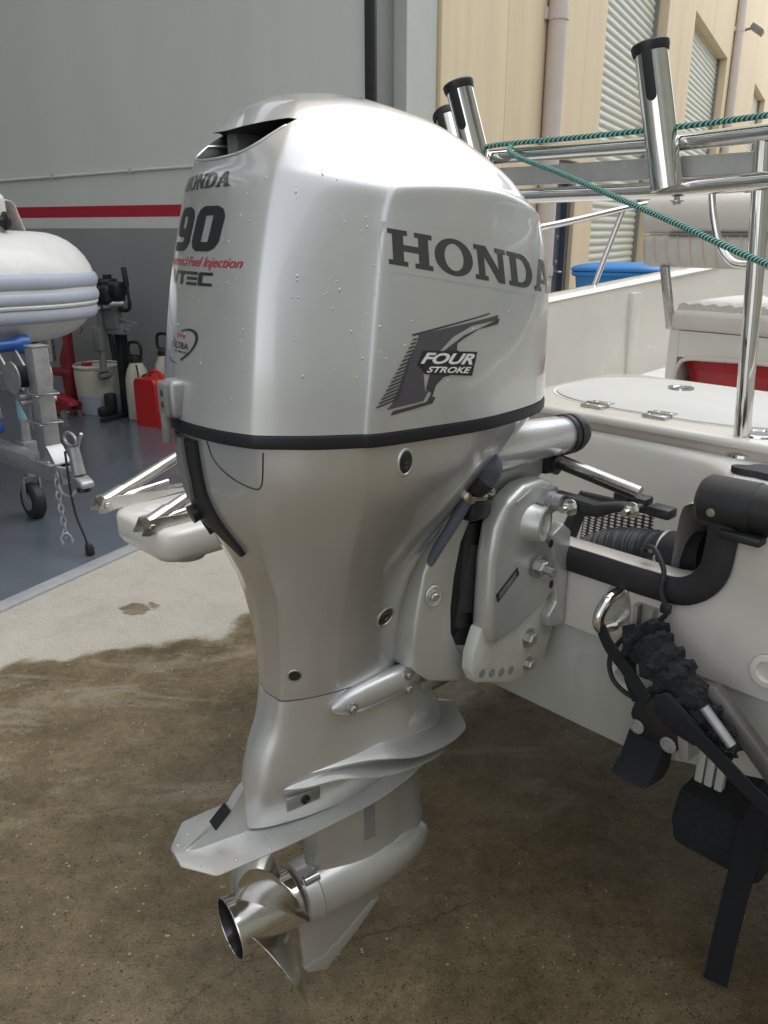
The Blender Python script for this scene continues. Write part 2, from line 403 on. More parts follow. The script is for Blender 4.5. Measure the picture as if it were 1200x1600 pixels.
# ------------------------------------------------------------------ the setting: ground and the unit's floor
ground = solo('ground', ([(-140, -140, 0), (140, -140, 0), (140, 140, 0), (-140, 140, 0)], [(0, 1, 2, 3)]), M['concrete'],
              'concrete driveway, dry by the doorway and dark wet under the outboard', 'ground', FW, kind='structure', smooth=False)
def crack(pts, w=.004):
    V, F = [], []
    for i in range(len(pts) - 1):
        p, q = Vector(pts[i]), Vector(pts[i + 1])
        for k in range(6):
            t = k / 6; c = p.lerp(q, t); j = random.uniform(-.006, .006); d = (q - p).normalized(); n = Vector((-d.y, d.x))
            ww = w * random.uniform(.3, 1.2); c = c + n * j
            V += [(c.x - n.x * ww / 2, c.y - n.y * ww / 2, .0035), (c.x + n.x * ww / 2, c.y + n.y * ww / 2, .0035)]
    for i in range(len(V) // 2 - 1): F.append((2 * i, 2 * i + 1, 2 * i + 3, 2 * i + 2))
    return V, F
M['crack'] = mat('crack shadow', (.02, .016, .01), .9)
part('crack', crack([(-.43, 1.22), (-.397, 1.273), (-.334, 1.327), (-.305, 1.359), (-.24, 1.38)], .0014), M['crack'], ground, False)
part('crack', crack([(-.07, 1.42), (-.044, 1.427), (.029, 1.45), (.091, 1.469), (.156, 1.5), (.26, 1.56)], .0014), M['crack'], ground, False)
garage_floor = solo('garage_floor', bx(-9, .0, .085, 12, -.02, .006), M['floor'], 'blue grey painted workshop floor', 'floor', FG, kind='structure', smooth=False)
door_threshold = solo('door_threshold', bx(-9, .0, 0, .083, -.02, .012, .004), M['thresh'], 'pale concrete strip across the workshop doorway', 'threshold', FG, kind='structure')

# ------------------------------------------------------------------ the warehouse building
bld = thing('warehouse_building', 'cream warehouse row with roller doors and an open grey workshop', 'building', FG, (0, 0, 0))
part('inner_wall', bx(0, .28, .13, 12.2, 0, 6.2), M['wall_hi'], bld, False, 'warm grey workshop wall beside the inflatable boat')
part('wall_band', bx(-.004, 0, .16, 12, .0, 1.516), M['wall_lo'], bld, False, 'darker grey lower band of the workshop wall')
part('wall_stripe', bx(-.004, 0, .16, 12, 1.517, 1.604), M['stripe_wh'], bld, False, 'pale stripe under the red stripe')
part('wall_stripe', bx(-.004, 0, .16, 12, 1.605, 1.695), M['stripe_red'], bld, False, 'red stripe along the workshop wall')
part('back_wall', bx(-9.3, 0, 12, 12.2, 0, 6.2), M['wall_hi'], bld, False)
part('far_wall', bx(-9.3, -9, .13, 12, 0, 6.2), M['wall_hi'], bld, False)
for w0, w1 in ((.13, 1.6), (2.9, 4.6), (5.9, 7.6), (8.9, 12.2)): part('roof_panel', bx(-9.3, .28, w0, w1, 6.2, 6.4), M['wall_hi'], bld, False)  # unseen roof; gaps added between panels to let daylight onto the inner wall
part('lintel', bx(-9.3, .0, 0, .25, 5.4, 9), M['cream'], bld, False)
cd = part('conduit', tube([(-.012, .2, 1.985), (-.012, 1.83, 1.965), (-.012, 3.0, 1.938), (-.012, 4.0, 1.915), (-.012, 6.5, 1.87)], .011, 8, 6), M['wall_hi'], bld)
for wv in (1.3, 2.3, 3.2, 3.9, 4.6):
    z = float(np.interp(wv, [.2, 1.83, 3, 4, 6.5], [1.985, 1.965, 1.938, 1.915, 1.87]))
    part('clip', bx(-.026, 0, wv - .016, wv + .016, z - .018, z + .022, .004), M['jamb_lt'], cd)
part('socket', bx(-.03, 0, .42, .47, 2.2, 2.235, .004), M['jamb_dk'], bld)
part('socket', bx(-.03, 0, .30, .345, 2.2, 2.235, .004), M['jamb_dk'], bld)
part('door_track', bx(-.035, .0, .05, .128, 0, 5.0, .004), M['black'], bld)
part('door_jamb', bx(.002, .30, .08, .128, 0, 6.5), M['jamb_dk'], bld, False)  # dark grey puts the shade on this recessed face into its colour
part('door_jamb', bx(.30, .80, -.02, .25, 0, 9, .006), M['jamb_lt'], bld, False)
def panel(a0, a1, z0, z1): part('wall_panel', bx(a0, a1, -.05, .25, z0, z1, .008), M['cream'], bld, False)
panel(.815, 2.2, 0, 9.2); panel(2.208, 3.76, 0, 9.2); panel(3.762, 4.70, 2.24, 9.2); panel(4.702, 5.53, 0, 9.2)
panel(5.532, 9.2, 5.25, 9.2); panel(9.202, 10.4, 0, 9.2); panel(10.41, 11.6, 0, 9.2); panel(11.602, 13.9, 5.12, 9.2); panel(13.91, 16.35, 5.12, 9.2)
panel(16.352, 19.4, 0, 9.2); panel(19.412, 22.8, 0, 9.2); panel(22.802, 26.6, 5.5, 9.2); panel(26.602, 32, 0, 9.2); panel(32.01, 60, 0, 9.2)
def roller(a0, a1, z1, z0=0.0):
    d = part('roller_door', bx(a0, a0 + .06, .10, .17, 0, z1), M['jamb_dk'], bld, False)
    part('guide_rail', bx(a1 - .06, a1, .10, .17, 0, z1), M['jamb_dk'], d, False)
    pitch = .1; prof = [(.0, -.002), (.018, .012), (.045, .014), (.07, .01), (.088, -.004), (.1, -.002)]
    V, F = [], []
    for (h, k) in prof: V += [(a0 + .05, .17 - k * 1.25, h), (a1 - .05, .17 - k * 1.25, h)]
    for i in range(len(prof) - 1): F.append((2 * i, 2 * i + 1, 2 * i + 3, 2 * i + 2))
    me = None; k = 0; z = z0
    while z < z1 + .1:
        if me is None:
            s = part('slat', (V, F), M['slat'], d, True, angle=70); me = s; s.location.z = z
        else:
            s = me.copy(); COL.objects.link(s); s.parent = d; s.location.z = z
        z += pitch
    return d
roller(5.532, 9.2, 5.3); roller(11.602, 16.35, 5.2); roller(22.802, 26.6, 5.5, 2.6)
part('doorway_shade', bx(22.9, 26.5, .5, .55, 0, 2.6), M['dark'], bld, False)  # dark sheet standing in for the shade inside the half-open doorway
ddr = part('door', bx(3.83, 4.56, .06, .10, .02, 2.17, .004), M['doorpaint'], bld, False, 'dark blue-grey side door')
part('door_frame', join(bx(3.762, 3.83, .0, .14, 0, 2.238), bx(4.56, 4.698, .0, .14, 0, 2.238), bx(3.83, 4.56, .0, .14, 2.17, 2.238)), M['doorpaint'], ddr, False)
part('handle', join(cyl((4.47, .06, 1.04), (4.47, .0, 1.04), .012), cyl((4.47, .0, 1.04), (4.35, .0, 1.04), .011)), M['steel_dull'], ddr)
part('lock', join(lathe((4.47, .06, 1.14), (0, -1, 0), [(0, .03), (.012, .028)]), lathe((4.47, .06, 1.42), (0, -1, 0), [(0, .028), (.012, .026)])), M['steel_dull'], ddr)
part('notice', bx(3.85, 4.03, .052, .058, .72, 1.0), M['decal_white'], ddr, False, 'white paper notice')
def downpipe(a, r, zt):
    p = part('downpipe', cyl((a, -.05 - r, 0), (a, -.05 - r, zt), r, n=20), M['pvc'], bld)
    for z in (1.1, 3.45, 5.8):
        part('bracket', join(cyl((a, -.05 - r, z - .05), (a, -.05 - r, z + .05), r * 1.1, n=20), bx(a - r * 1.45, a + r * 1.4, -.075, -.05, z - .05, z + .05)), M['pvc'], p)
downpipe(3.30, .095, 9); downpipe(17.0, .1, 9)
fl = part('floodlight', box((18.0, -.42, 5.95), (.42, .30, .12), .02, rot=Matrix.Rotation(R(35), 3, 'X')), M['jamb_dk'], bld)
part('bracket', join(cyl((18.0, -.05, 5.95), (18.0, -.33, 6.0), .03), lathe((18.0, -.05, 5.95), (0, -1, 0), [(0, .08), (.03, .075)])), M['jamb_dk'], fl)

# added row of units, unseen behind the camera, for shade and reflections
opp = thing('added_facing_row', 'added unseen pale grey row behind the camera, shading the driveway', 'building', FG, (0, -8, 0))
for k in range(7):
    a0 = -26 + k * 8.5
    part('wall_panel', bx(a0, a0 + 3.4, -8.4, -8, 0, 7.5), M['jamb_lt'], opp, False)
    part('wall_panel', bx(a0 + 3.41, a0 + 8.49, -8.4, -8, 4.6, 7.5), M['jamb_lt'], opp, False)
    part('roller_door', bx(a0 + 3.41, a0 + 8.49, -8.35, -8.25, 0, 4.6), M['slat'] if k % 3 else M['jamb_dk'], opp, False)

# ------------------------------------------------------------------ blue wheelie bin
bn = thing('wheelie_bin', 'blue wheelie bin standing beyond the port gunwale', 'bin', FG, (3.55, -.9, 0))
def binring(s, z): return [(3.55 + sx * s * .32, -.9 + sy * s * .40, z * 1.11) for sx, sy in ((-1, -1), (0, -1.02), (1, -1), (1.02, 0), (1, 1), (0, 1.02), (-1, 1), (-1.02, 0))]
part('body', loft([binring(.78, .06), binring(.85, .4), binring(.95, .9), binring(.97, .955)], 3, 2), M['blue'], bn)
part('rim', loft([binring(1.02, .955), binring(1.05, .965), binring(1.05, .99), binring(1.02, .997)], 3, 1), M['blue'], bn)
part('lid', loft([binring(1.06, 1.0), binring(1.07, 1.015), binring(1.03, 1.035), binring(.8, 1.06), binring(.4, 1.07)], 3, 3), M['blue'], bn)
part('lid_handle', bx(3.34, 3.76, -1.37, -1.29, 1.10, 1.14, .012), M['blue'], bn)
part('wheel', cyl((3.26, -.62, .1), (3.31, -.62, .1), .1, n=20, bevel=.01), M['rubber'], bn)
part('wheel', cyl((3.79, -.62, .1), (3.84, -.62, .1), .1, n=20, bevel=.01), M['rubber'], bn)

# ------------------------------------------------------------------ the outboard motor
mot = thing('outboard_motor', 'silver four-stroke outboard motor hung on the white boat transom', 'outboard motor', FM, (.2, 0, 0))
def dbl(h):  # tight creases at the rear corner (point 2) and where the side panel starts (point 4)
    mixp = lambda p, q, t: tuple(a + (b - a) * t for a, b in zip(p, q))
    h = [tuple(p) for p in h]; h[3] = (h[3][0] + .003, h[3][1] - .006) + h[3][2:]
    q = mixp(h[4], h[3], .09); q = (q[0], q[1] - .0028) + q[2:]
    return list(h[:2]) + [mixp(h[2], h[1], .11), mixp(h[2], h[3], .10)] + [h[3], q, mixp(h[4], h[5], .035)] + list(h[5:])
C = []
C.append(sym(dbl([(-.025, 0), (-.009, .094), (.020, .160), (.075, .208), (.147, .240), (.25, .247), (.365, .243), (.525, .178), (.608, 0)]), 1.2475))
C.append(sym(dbl([(-.012, 0), (.003, .094), (.028, .160), (.083, .206), (.157, .238), (.255, .245), (.365, .240), (.525, .178), (.610, 0)]), 1.330))
C.append(sym(dbl([(.008, 0), (.021, .092), (.044, .154), (.098, .198), (.176, .2265), (.265, .234), (.37, .229), (.522, .172), (.607, 0)]), 1.440))
C.append(sym(dbl([(.029, 0, 1.524), (.041, .089, 1.524), (.064, .148, 1.524), (.116, .190, 1.523), (.194, .2165, 1.522), (.285, .2225, 1.522), (.375, .216, 1.515), (.515, .163, 1.495), (.598, 0, 1.483)])))
C.append(sym(dbl([(.037, 0, 1.563), (.050, .086, 1.562), (.076, .144, 1.563), (.128, .184, 1.562), (.207, .2130, 1.553), (.32, .2130, 1.556), (.402, .203, 1.548), (.510, .156, 1.524), (.590, 0, 1.508)])))
C.append(sym(dbl([(.045, 0, 1.575), (.057, .083, 1.575), (.082, .141, 1.577), (.134, .178, 1.574), (.212, .2045, 1.562), (.324, .2025, 1.563), (.402, .191, 1.555), (.503, .148, 1.534), (.581, 0, 1.520)])))
C.append(sym(dbl([(.058, 0, 1.602), (.068, .080, 1.605), (.108, .125, 1.619), (.155, .157, 1.617), (.228, .178, 1.608), (.322, .175, 1.605), (.398, .161, 1.592), (.485, .126, 1.567), (.562, 0, 1.552)])))
C.append(sym(dbl([(.080, 0, 1.628), (.093, .065, 1.635), (.130, .100, 1.648), (.178, .127, 1.651), (.24, .142, 1.646), (.325, .139, 1.636), (.396, .124, 1.617), (.463, .097, 1.594), (.530, 0, 1.580)])))
C.append(sym(dbl([(.108, 0, 1.656), (.122, .038, 1.661), (.155, .061, 1.669), (.20, .078, 1.672), (.25, .085, 1.668), (.32, .083, 1.655), (.38, .070, 1.639), (.430, .052, 1.620), (.480, 0, 1.608)])))
C.append(sym(dbl([(.135, 0, 1.669), (.150, .008, 1.674), (.18, .013, 1.679), (.21, .016, 1.682), (.255, .017, 1.679), (.315, .015, 1.667), (.36, .012, 1.653), (.395, .008, 1.640), (.435, 0, 1.624)])))
cowl_geo = loft(C, 5, 6)
cowl = part('upper_cowl', cowl_geo, [M['silver'], M['dark']], mot, True, 'silver engine cover with dark lettering', angle=50)
# rear air intake cut into the cover
cut_poly = [(-.120, 1.633), (-.112, 1.615), (-.095, 1.602), (-.06, 1.594), (0, 1.591), (.05, 1.592), (.082, 1.597), (.100, 1.607), (.112, 1.622), (.118, 1.633), (.07, 1.630), (.03, 1.628), (0, 1.627), (-.03, 1.628), (-.07, 1.630)]
cut_poly = [(p[0], p[1]) for p in crv([(a, b, 0) for a, b in cut_poly], 3, True)]
cut = part('intake_cutter', prism(cut_poly, (-.1, 0, 0), (0, 1, 0), (0, 0, 1), (.33, 0, 0)), [M['dark']], mot, False)
bpy.context.view_layer.update()
bo = cowl.modifiers.new('cut', 'BOOLEAN'); bo.operation = 'DIFFERENCE'; bo.object = cut; bo.solver = 'EXACT'
try: bo.material_mode = 'TRANSFER'
except Exception: pass
dg = bpy.context.evaluated_depsgraph_get()
nm = bpy.data.meshes.new_from_object(cowl.evaluated_get(dg)); cowl.modifiers.clear(); cowl.data = nm; nm.name = 'upper_cowl'
bpy.data.objects.remove(cut)
part('intake_post', box((.135, -.055, 1.612), (.05, .035, .05), .004), M['jamb_dk'], cowl)
part('intake_post', box((.16, .012, 1.612), (.05, .05, .05), .004), M['band'], cowl)
part('intake_shelf', bx(.085, .2, -.1, .1, 1.5865, 1.5935, .002), M['silver_low'], cowl)
def scale_ring(ring, s, z, c=(.28, 0)): return [(c[0] + (p[0] - c[0]) * s, c[1] + (p[1] - c[1]) * s, z) for p in ring]
part('seal_band', loft([scale_ring(C[0], .985, 1.2282), scale_ring(C[0], 1.001, 1.2287), scale_ring(C[0], 1.0045, 1.232), scale_ring(C[0], 1.0045, 1.2437), scale_ring(C[0], 1.001, 1.2467), scale_ring(C[0], .985, 1.2472)], 5, 2), M['band'], mot)
LW = []
LW.append(sym([(-.014, 0), (.005, .080), (.030, .155), (.08, .203), (.15, .235), (.25, .242), (.365, .238), (.512, .175), (.595, 0)], 1.2280))
LW.append(sym([(-.010, 0), (.007, .074), (.030, .146), (.08, .195), (.15, .227), (.245, .234), (.34, .223), (.475, .15), (.54, 0)], 1.170))
LW.append(sym([(.005, 0), (.017, .064), (.034, .126), (.09, .168), (.155, .198), (.24, .201), (.33, .183), (.435, .115), (.49, 0)], 1.100))
LW.append(sym([(.041, 0), (.047, .051), (.056, .100), (.108, .138), (.165, .162), (.24, .163), (.315, .143), (.395, .09), (.445, 0)], 1.030))
LW.append(sym([(.073, 0), (.077, .039), (.083, .077), (.128, .108), (.18, .124), (.24, .125), (.305, .108), (.36, .065), (.40, 0)], .958))
LW.append(sym([(.087, 0), (.090, .030), (.095, .058), (.138, .084), (.185, .096), (.24, .097), (.30, .084), (.347, .052), (.378, 0)], .890))
LW.append(sym([(.094, 0), (.097, .025), (.101, .049), (.142, .070), (.19, .081), (.24, .082), (.30, .072), (.345, .046), (.370, 0)], .825))
LW.append(sym([(.092, 0), (.095, .022), (.100, .043), (.142, .060), (.19, .068), (.245, .069), (.30, .063), (.347, .042), (.372, 0)], .762))
def crisp(r):
    mixp = lambda p, q, t: tuple(a + (b - a) * t for a, b in zip(p, q)); n = len(r); out = []
    for i, p in enumerate(r):
        if i in (2, 4, n - 4, n - 2): out += [mixp(p, r[i - 1], .09), mixp(p, r[(i + 1) % n], .09)]
        else: out.append(p)
    return out
lower = part('lower_cowl', loft([crisp(r) for r in LW], 5, 5), M['silver'], mot, True, 'silver lower casing tapering to the leg', angle=60)
LG = [[(p[0], p[1] * .985, .7595) for p in LW[-1]]]
LG.append(sym([(.077, 0), (.081, .022), (.093, .042), (.14, .060), (.19, .068), (.255, .070), (.325, .066), (.38, .045), (.408, 0)], .704))
LG.append(sym([(.054, 0), (.060, .022), (.075, .042), (.13, .060), (.19, .070), (.265, .076), (.345, .072), (.41, .050), (.445, 0)], .650))
LG.append(sym([(.042, 0), (.049, .022), (.064, .042), (.12, .060), (.19, .070), (.275, .078), (.355, .074), (.425, .052), (.462, 0)], .604))
LG.append(sym([(.034, 0), (.042, .020), (.058, .036), (.12, .050), (.19, .058), (.265, .060), (.345, .055), (.405, .035), (.438, 0)], .555))
LG.append(sym([(.030, 0), (.040, .014), (.06, .026), (.12, .040), (.19, .046), (.265, .046), (.335, .040), (.39, .024), (.415, 0)], .512))
leg = part('leg_housing', loft(LG, 5, 5), M['silver_low'], mot, True, angle=60)
# splash plates: right edge points from tail to front, mirrored
def plate(edge, th, crown=.0, curved=True):
    e = crv(edge, 5) if curved else edge; n = len(e); V, F = [], []; cols = 9
    for (u, v, z) in e:
        for side in (0, 1):
            for k in range(cols):
                s = -1 + 2 * k / (cols - 1)
                tz = th * .5 * (1 - abs(s) ** 6 * .75); V.append((u, v * s, z + crown * (1 - abs(s) ** 1.5) + (tz if side == 0 else -tz)))
    for i in range(n - 1):
        a, b = i * 2 * cols, (i + 1) * 2 * cols
        for k in range(cols - 1):
            F.append((a + k, a + k + 1, b + k + 1, b + k)); F.append((a + cols + k, b + cols + k, b + cols + k + 1, a + cols + k + 1))
        F.append((a, b, b + cols, a + cols)); F.append((a + cols - 1, a + 2 * cols - 1, b + 2 * cols - 1, b + cols - 1))
    F.append(tuple(range(cols)) + tuple(range(2 * cols - 1, cols - 1, -1)))
    m = (n - 1) * 2 * cols; F.append(tuple(m + k for k in range(cols)) + tuple(m + k for k in range(2 * cols - 1, cols - 1, -1)))
    return V, F
cav = part('cavitation_plate', plate([(-.089, .020, .502), (-.0885, .024, .502), (-.0865, .0275, .502), (-.050, .0745, .502), (-.047, .0765, .502), (-.042, .0780, .502), (.0, .0800, .503), (.07, .0815, .503), (.13, .081, .504), (.20, .079, .506), (.25, .080, .511), (.275, .083, .519), (.30, .086, .529), (.325, .089, .541), (.345, .091, .552), (.365, .089, .560), (.385, .084, .566)], .007, .003, False), M['silver_low'], mot)
part('splash_plate', plate([(.060, .012, .588), (.085, .046, .593), (.12, .072, .598), (.184, .091, .601), (.25, .110, .590), (.316, .112, .582), (.386, .102, .575), (.44, .070, .570), (.468, .03, .568)], .010, .010), M['silver_low'], mot)
part('splash_plate', plate([(.065, .012, .610), (.09, .044, .613), (.125, .060, .615), (.185, .076, .617), (.237, .093, .619), (.274, .112, .620), (.322, .121, .610), (.393, .110, .597), (.45, .086, .585), (.492, .055, .575), (.508, .015, .571)], .010, .022), M['silver_low'], mot)
# rib on the tail of the cavitation plate, with the dark anode patch
rib = part('plate_rib', loft([sym([(-.075, 0), (-.07, .006), (-.02, .012), (.04, .015), (.06, 0)], .505), sym([(-.070, 0), (-.06, .005), (-.01, .011), (.04, .014), (.06, 0)], .510),
      sym([(-.066, 0, .512), (-.056, .004, .516), (-.005, .008, .5415), (.030, .010, .584), (.06, 0, .612)])], 4, 3), M['silver_low'], mot)
part('dark_patch', prism([(-.020, -.013), (.020, -.013), (.020, .013), (-.020, .013)], (-.004, 0, .5475), (.74, 0, .67), (0, 1, 0), (-.002, 0, .0024)), M['decal_dark'], rib, False)
part('anode', join(bx(.092, .158, .056, .0625, .553, .580, .003)), M['galv'], mot, True, 'small bare metal anode with a round bolt')
part('anode_bolt', lathe((.127, .0625, .567), (0, 1, 0), [(0, .0085), (.0035, .0085), (.004, .006), (.002, .005), (.002, .0)], 16), M['decal_dark'], mot)
ax = lambda u: .300 + .045 * u
ST = []
for z, k, f0, f1 in ((.520, 1.15, 0, 0), (.48, 1.0, 0, .002), (.43, 1.02, 0, .006), (.39, 1.02, 0, .010), (.360, 1.08, -.002, .014), (.335, 1.30, -.003, .010), (.31, 1.45, -.003, .0)):
    ST.append(sym([(.158 + f0, 0), (.162 + f0, .014 * k), (.176, .025 * k), (.215, .034 * k), (.262, .039 * k), (.315, .036 * k), (.362, .026 * k), (.396 + f1, .014 * k), (.414 + f1, 0)], z))
strut = part('gearcase_strut', loft(ST, 4, 4), M['silver_low'], mot, True, angle=60)
part('water_intake', bx(.262, .285, .036, .0425, .398, .488, .001), M['jamb_dk'], strut, False, 'dark narrow water intake grille')
axd = Vector((1, 0, .045)).normalized()
tor = part('gearcase_torpedo', lathe((.132, 0, ax(.132)), axd, [(0, .050), (.004, .0565), (.026, .0585), (.030, .0605), (.033, .0585), (.06, .061), (.12, .0625), (.18, .060), (.23, .052), (.265, .041), (.29, .028), (.304, .014), (.309, .0)], 40), M['silver_low'], mot)
part('lug', join(cyl((.135, .030, ax(.13) + .052), (.165, .030, ax(.16) + .052), .010), lathe((.134, .03, ax(.13) + .052), (-1, 0, 0), [(0, .006), (.003, .005)], 6)), M['steel_dull'], tor)
skeg_poly = [(.132, .255), (.136, .20), (.141, .122), (.150, .109), (.190, .092), (.215, .108), (.263, .150), (.315, .200), (.345, .262), (.2, .28)]
part('skeg', prism(skeg_poly, (0, -.006, 0), (1, 0, 0), (0, 0, 1), (0, .012, 0), .004), M['silver_low'], mot)
part('skeg_edge', prism([(.140, .121), (.149, .1065), (.191, .0885), (.2645, .1485), (.319, .202), (.30, .205), (.255, .172), (.225, .150), (.20, .138), (.18, .124), (.165, .130)], (0, -.0066, 0), (1, 0, 0), (0, 0, 1), (0, .0132, 0), .001), M['alu'], mot, True, 'worn dark skeg edge')
# propeller
pr = part('propeller', lathe((-.004, 0, ax(0)), axd, [(.004, .0535), (.0, .0555), (.002, .0572), (.012, .0562), (.03, .0525), (.08, .0515), (.128, .0515), (.131, .049), (.131, .02)], 48, (False, True)), M['prop'], mot, True, 'polished stainless four-bladed propeller')
part('hub_bore', lathe((-.003, 0, ax(0)), axd, [(0, .0533), (.03, .047), (.11, .044), (.112, .0)], 40, (False, False)), M['decal_dark'], pr)
part('hub_nut', join(lathe((.03, 0, ax(.03)), axd, [(0, .008), (.004, .011), (.04, .013), (.06, .03)], 24), lathe((.045, 0, ax(.045)), axd, [(0, .017), (.018, .017)], 6)), M['jamb_dk'], pr)
e1 = Vector((0, 1, 0)); e2 = axd.cross(e1) * -1
def blade(th0):
    def f(s, t):                       # s: root to tip, t: leading to trailing
        r = .049 + (.172 - .049) * s
        half = R(43) * (1 - s) ** .5 + R(3)
        sw = R(10) * s ** 1.5
        th = (t - .5) * 2 * half + sw
        u = .064 + .100 * (th / R(100)) + .004 * s
        d = e1 * math.cos(th0 + th) + e2 * math.sin(th0 + th)
        p = Vector((0, 0, ax(0))) + axd * u + d * r
        return p
    n, m = 12, 12; top = grid(f, n, m); V = list(top[0]); k = len(V); F = list(top[1])
    def nrm(i, j):
        a = f(min(i / n + .02, 1), j / m) - f(max(i / n - .02, 0), j / m); b = f(i / n, min(j / m + .02, 1)) - f(i / n, max(j / m - .02, 0))
        return a.cross(b).normalized()
    for i in range(n + 1):
        for j in range(m + 1):
            th = .0075 * (1 - .7 * i / n) * (1 - abs(2 * j / m - 1) ** 3 * .9) + .0006
            V.append(tuple(Vector(top[0][i * (m + 1) + j]) + nrm(i, j) * th))
    F += [tuple(q + k for q in f_[::-1]) for f_ in top[1]]
    def edge(l):
        for a, b in zip(l, l[1:]): F.append((a, b, b + k, a + k))
    edge([j for j in range(m + 1)]); edge([n * (m + 1) + j for j in range(m + 1)]); edge([i * (m + 1) for i in range(n + 1)]); edge([i * (m + 1) + m for i in range(n + 1)])
    return V, F
for a in (32, 122, 212, 302): part('blade', blade(R(a)), M['prop'], pr, True, angle=40)
# details on the casing
def plug(u, v, z, r, mat_in, dirv=(0, 1, 0), lift=.0):
    a = part('plug', join(lathe((u, v - .004, z), dirv, [(0, r * 1.25), (.0055, r * 1.25), (.0065, r * 1.15), (.0045, r * .95), (-.01, r * .9)], 28, (False, False))), M['alu_raw'], lower)
    part('plug_core', join(lathe((u, v - .012, z), dirv, [(0, r * .95), (.006, r * .9), (.010, r * .55), (.011, 0)], 24)), mat_in, a)
# surface queries: (u, v, z) points on the casing
def bvh_of(*objs):
    V, F = [], []
    for o in objs:
        n = len(V); V += [Vector(v.co) for v in o.data.vertices]; F += [tuple(n + i for i in p.vertices) for p in o.data.polygons]
    return BVHTree.FromPolygons(V, F)
BASE = Vector((.2, 0, 0))
BV_UP = bvh_of(cowl); BV_LO = bvh_of(lower); BV_LEG = bvh_of(leg); BV_ALL = bvh_of(cowl, lower)
def hit(bv, p, d):
    o = Vector((p[0] - .2, -p[1], p[2])); dd = Vector((d[0], -d[1], d[2])).normalized()
    loc, nor, i, dist = bv.ray_cast(o - dd * .6, dd)
    if loc is None: loc, nor, i, dist = bv.find_nearest(o)
    if nor.dot(dd) > 0: nor = -nor
    return Vector((loc.x + .2, -loc.y, loc.z)), Vector((nor.x, -nor.y, nor.z))
SIDE = (0, -1, 0); REAR = (1, 0, 0)
def fill2d(splines, sub=.006):
    """closed 2-D outlines (holes allowed) -> fine triangle mesh"""
    cu = bpy.data.curves.new('outline', 'CURVE'); cu.dimensions = '2D'; cu.fill_mode = 'BOTH'
    for s in splines:
        sp = cu.splines.new('POLY'); sp.points.add(len(s) - 1); sp.use_cyclic_u = True
        for q, p in zip(sp.points, s): q.co = (p[0], p[1], 0, 1)
    return _curve_mesh(cu, sub)
def _curve_mesh(cu, sub):
    o = bpy.data.objects.new('outline', cu); COL.objects.link(o)
    dg = bpy.context.evaluated_depsgraph_get(); me = bpy.data.meshes.new_from_object(o.evaluated_get(dg))
    bpy.data.objects.remove(o); bpy.data.curves.remove(cu)
    bm = bmesh.new(); bm.from_mesh(me); bpy.data.meshes.remove(me)
    bmesh.ops.remove_doubles(bm, verts=bm.verts, dist=1e-6)
    bmesh.ops.triangulate(bm, faces=bm.faces)
    if sub:
        for _ in range(6):
            es = [e for e in bm.edges if e.calc_length() > sub]
            if not es: break
            bmesh.ops.subdivide_edges(bm, edges=es, cuts=1); bmesh.ops.triangulate(bm, faces=[f for f in bm.faces if len(f.verts) > 3])
    return _bm_out(bm)
def text2d(body, shear=0.0, bold=0.0, spacing=1.0):
    cu = bpy.data.curves.new('lettering', 'FONT'); cu.body = body; cu.size = 1; cu.shear = shear; cu.offset = bold; cu.space_character = spacing
    cu.resolution_u = 3; cu.fill_mode = 'FRONT'
    V, F = _curve_mesh(cu, .25)
    x0, x1 = min(v[0] for v in V), max(v[0] for v in V); y0, y1 = min(v[1] for v in V), max(v[1] for v in V)
    return [((v[0] - x0) / (x1 - x0), (v[1] - y0) / (y1 - y0), 0) for v in V], F
def quad(bl, br, tr, tl):
    bl, br, tr, tl = [np.array(p, float) for p in (bl, br, tr, tl)]
    return lambda x, y: (bl * (1 - x) + br * x) * (1 - y) + (tl * (1 - x) + tr * x) * y
def drape(name, geo2, fn, mode, m, parent, bv=None, off=.0007, thick=0.0, smooth=True, label=None):
    bv = bv or BV_UP; V, F = [], []; low = []
    for p in geo2[0]:
        a, b = fn(p[0], p[1]) if fn else (p[0], p[1])
        if mode == 'side': P, n = hit(bv, (a, .6, b), SIDE)
        else: P, n = hit(bv, (-.4, a, b), REAR)
        V.append(tuple(P + n * off))
        if thick: low.append(tuple(P - n * .002))
    F = [tuple(f) for f in geo2[1]]
    if thick:
        cnt = {}
        for f in F:
            for i in range(len(f)):
                e = (f[i], f[(i + 1) % len(f)]); k = tuple(sorted(e)); cnt[k] = cnt.get(k, []) + [e]
        n0 = len(V); V += low
        for k, es in cnt.items():
            if len(es) == 1: a, b = es[0]; F.append((a, n0 + a, n0 + b, b))
    return part(name, (V, F), m, parent, smooth, label)
ell = lambda cx, cy, rx, ry, n=28: [(cx + rx * math.cos(2 * math.pi * i / n), cy + ry * math.sin(2 * math.pi * i / n)) for i in range(n)]
def arc(cx, cy, rx, ry, a0, a1, n=10): return [(cx + rx * math.cos(R(a0 + (a1 - a0) * i / n)), cy + ry * math.sin(R(a0 + (a1 - a0) * i / n))) for i in range(n + 1)]
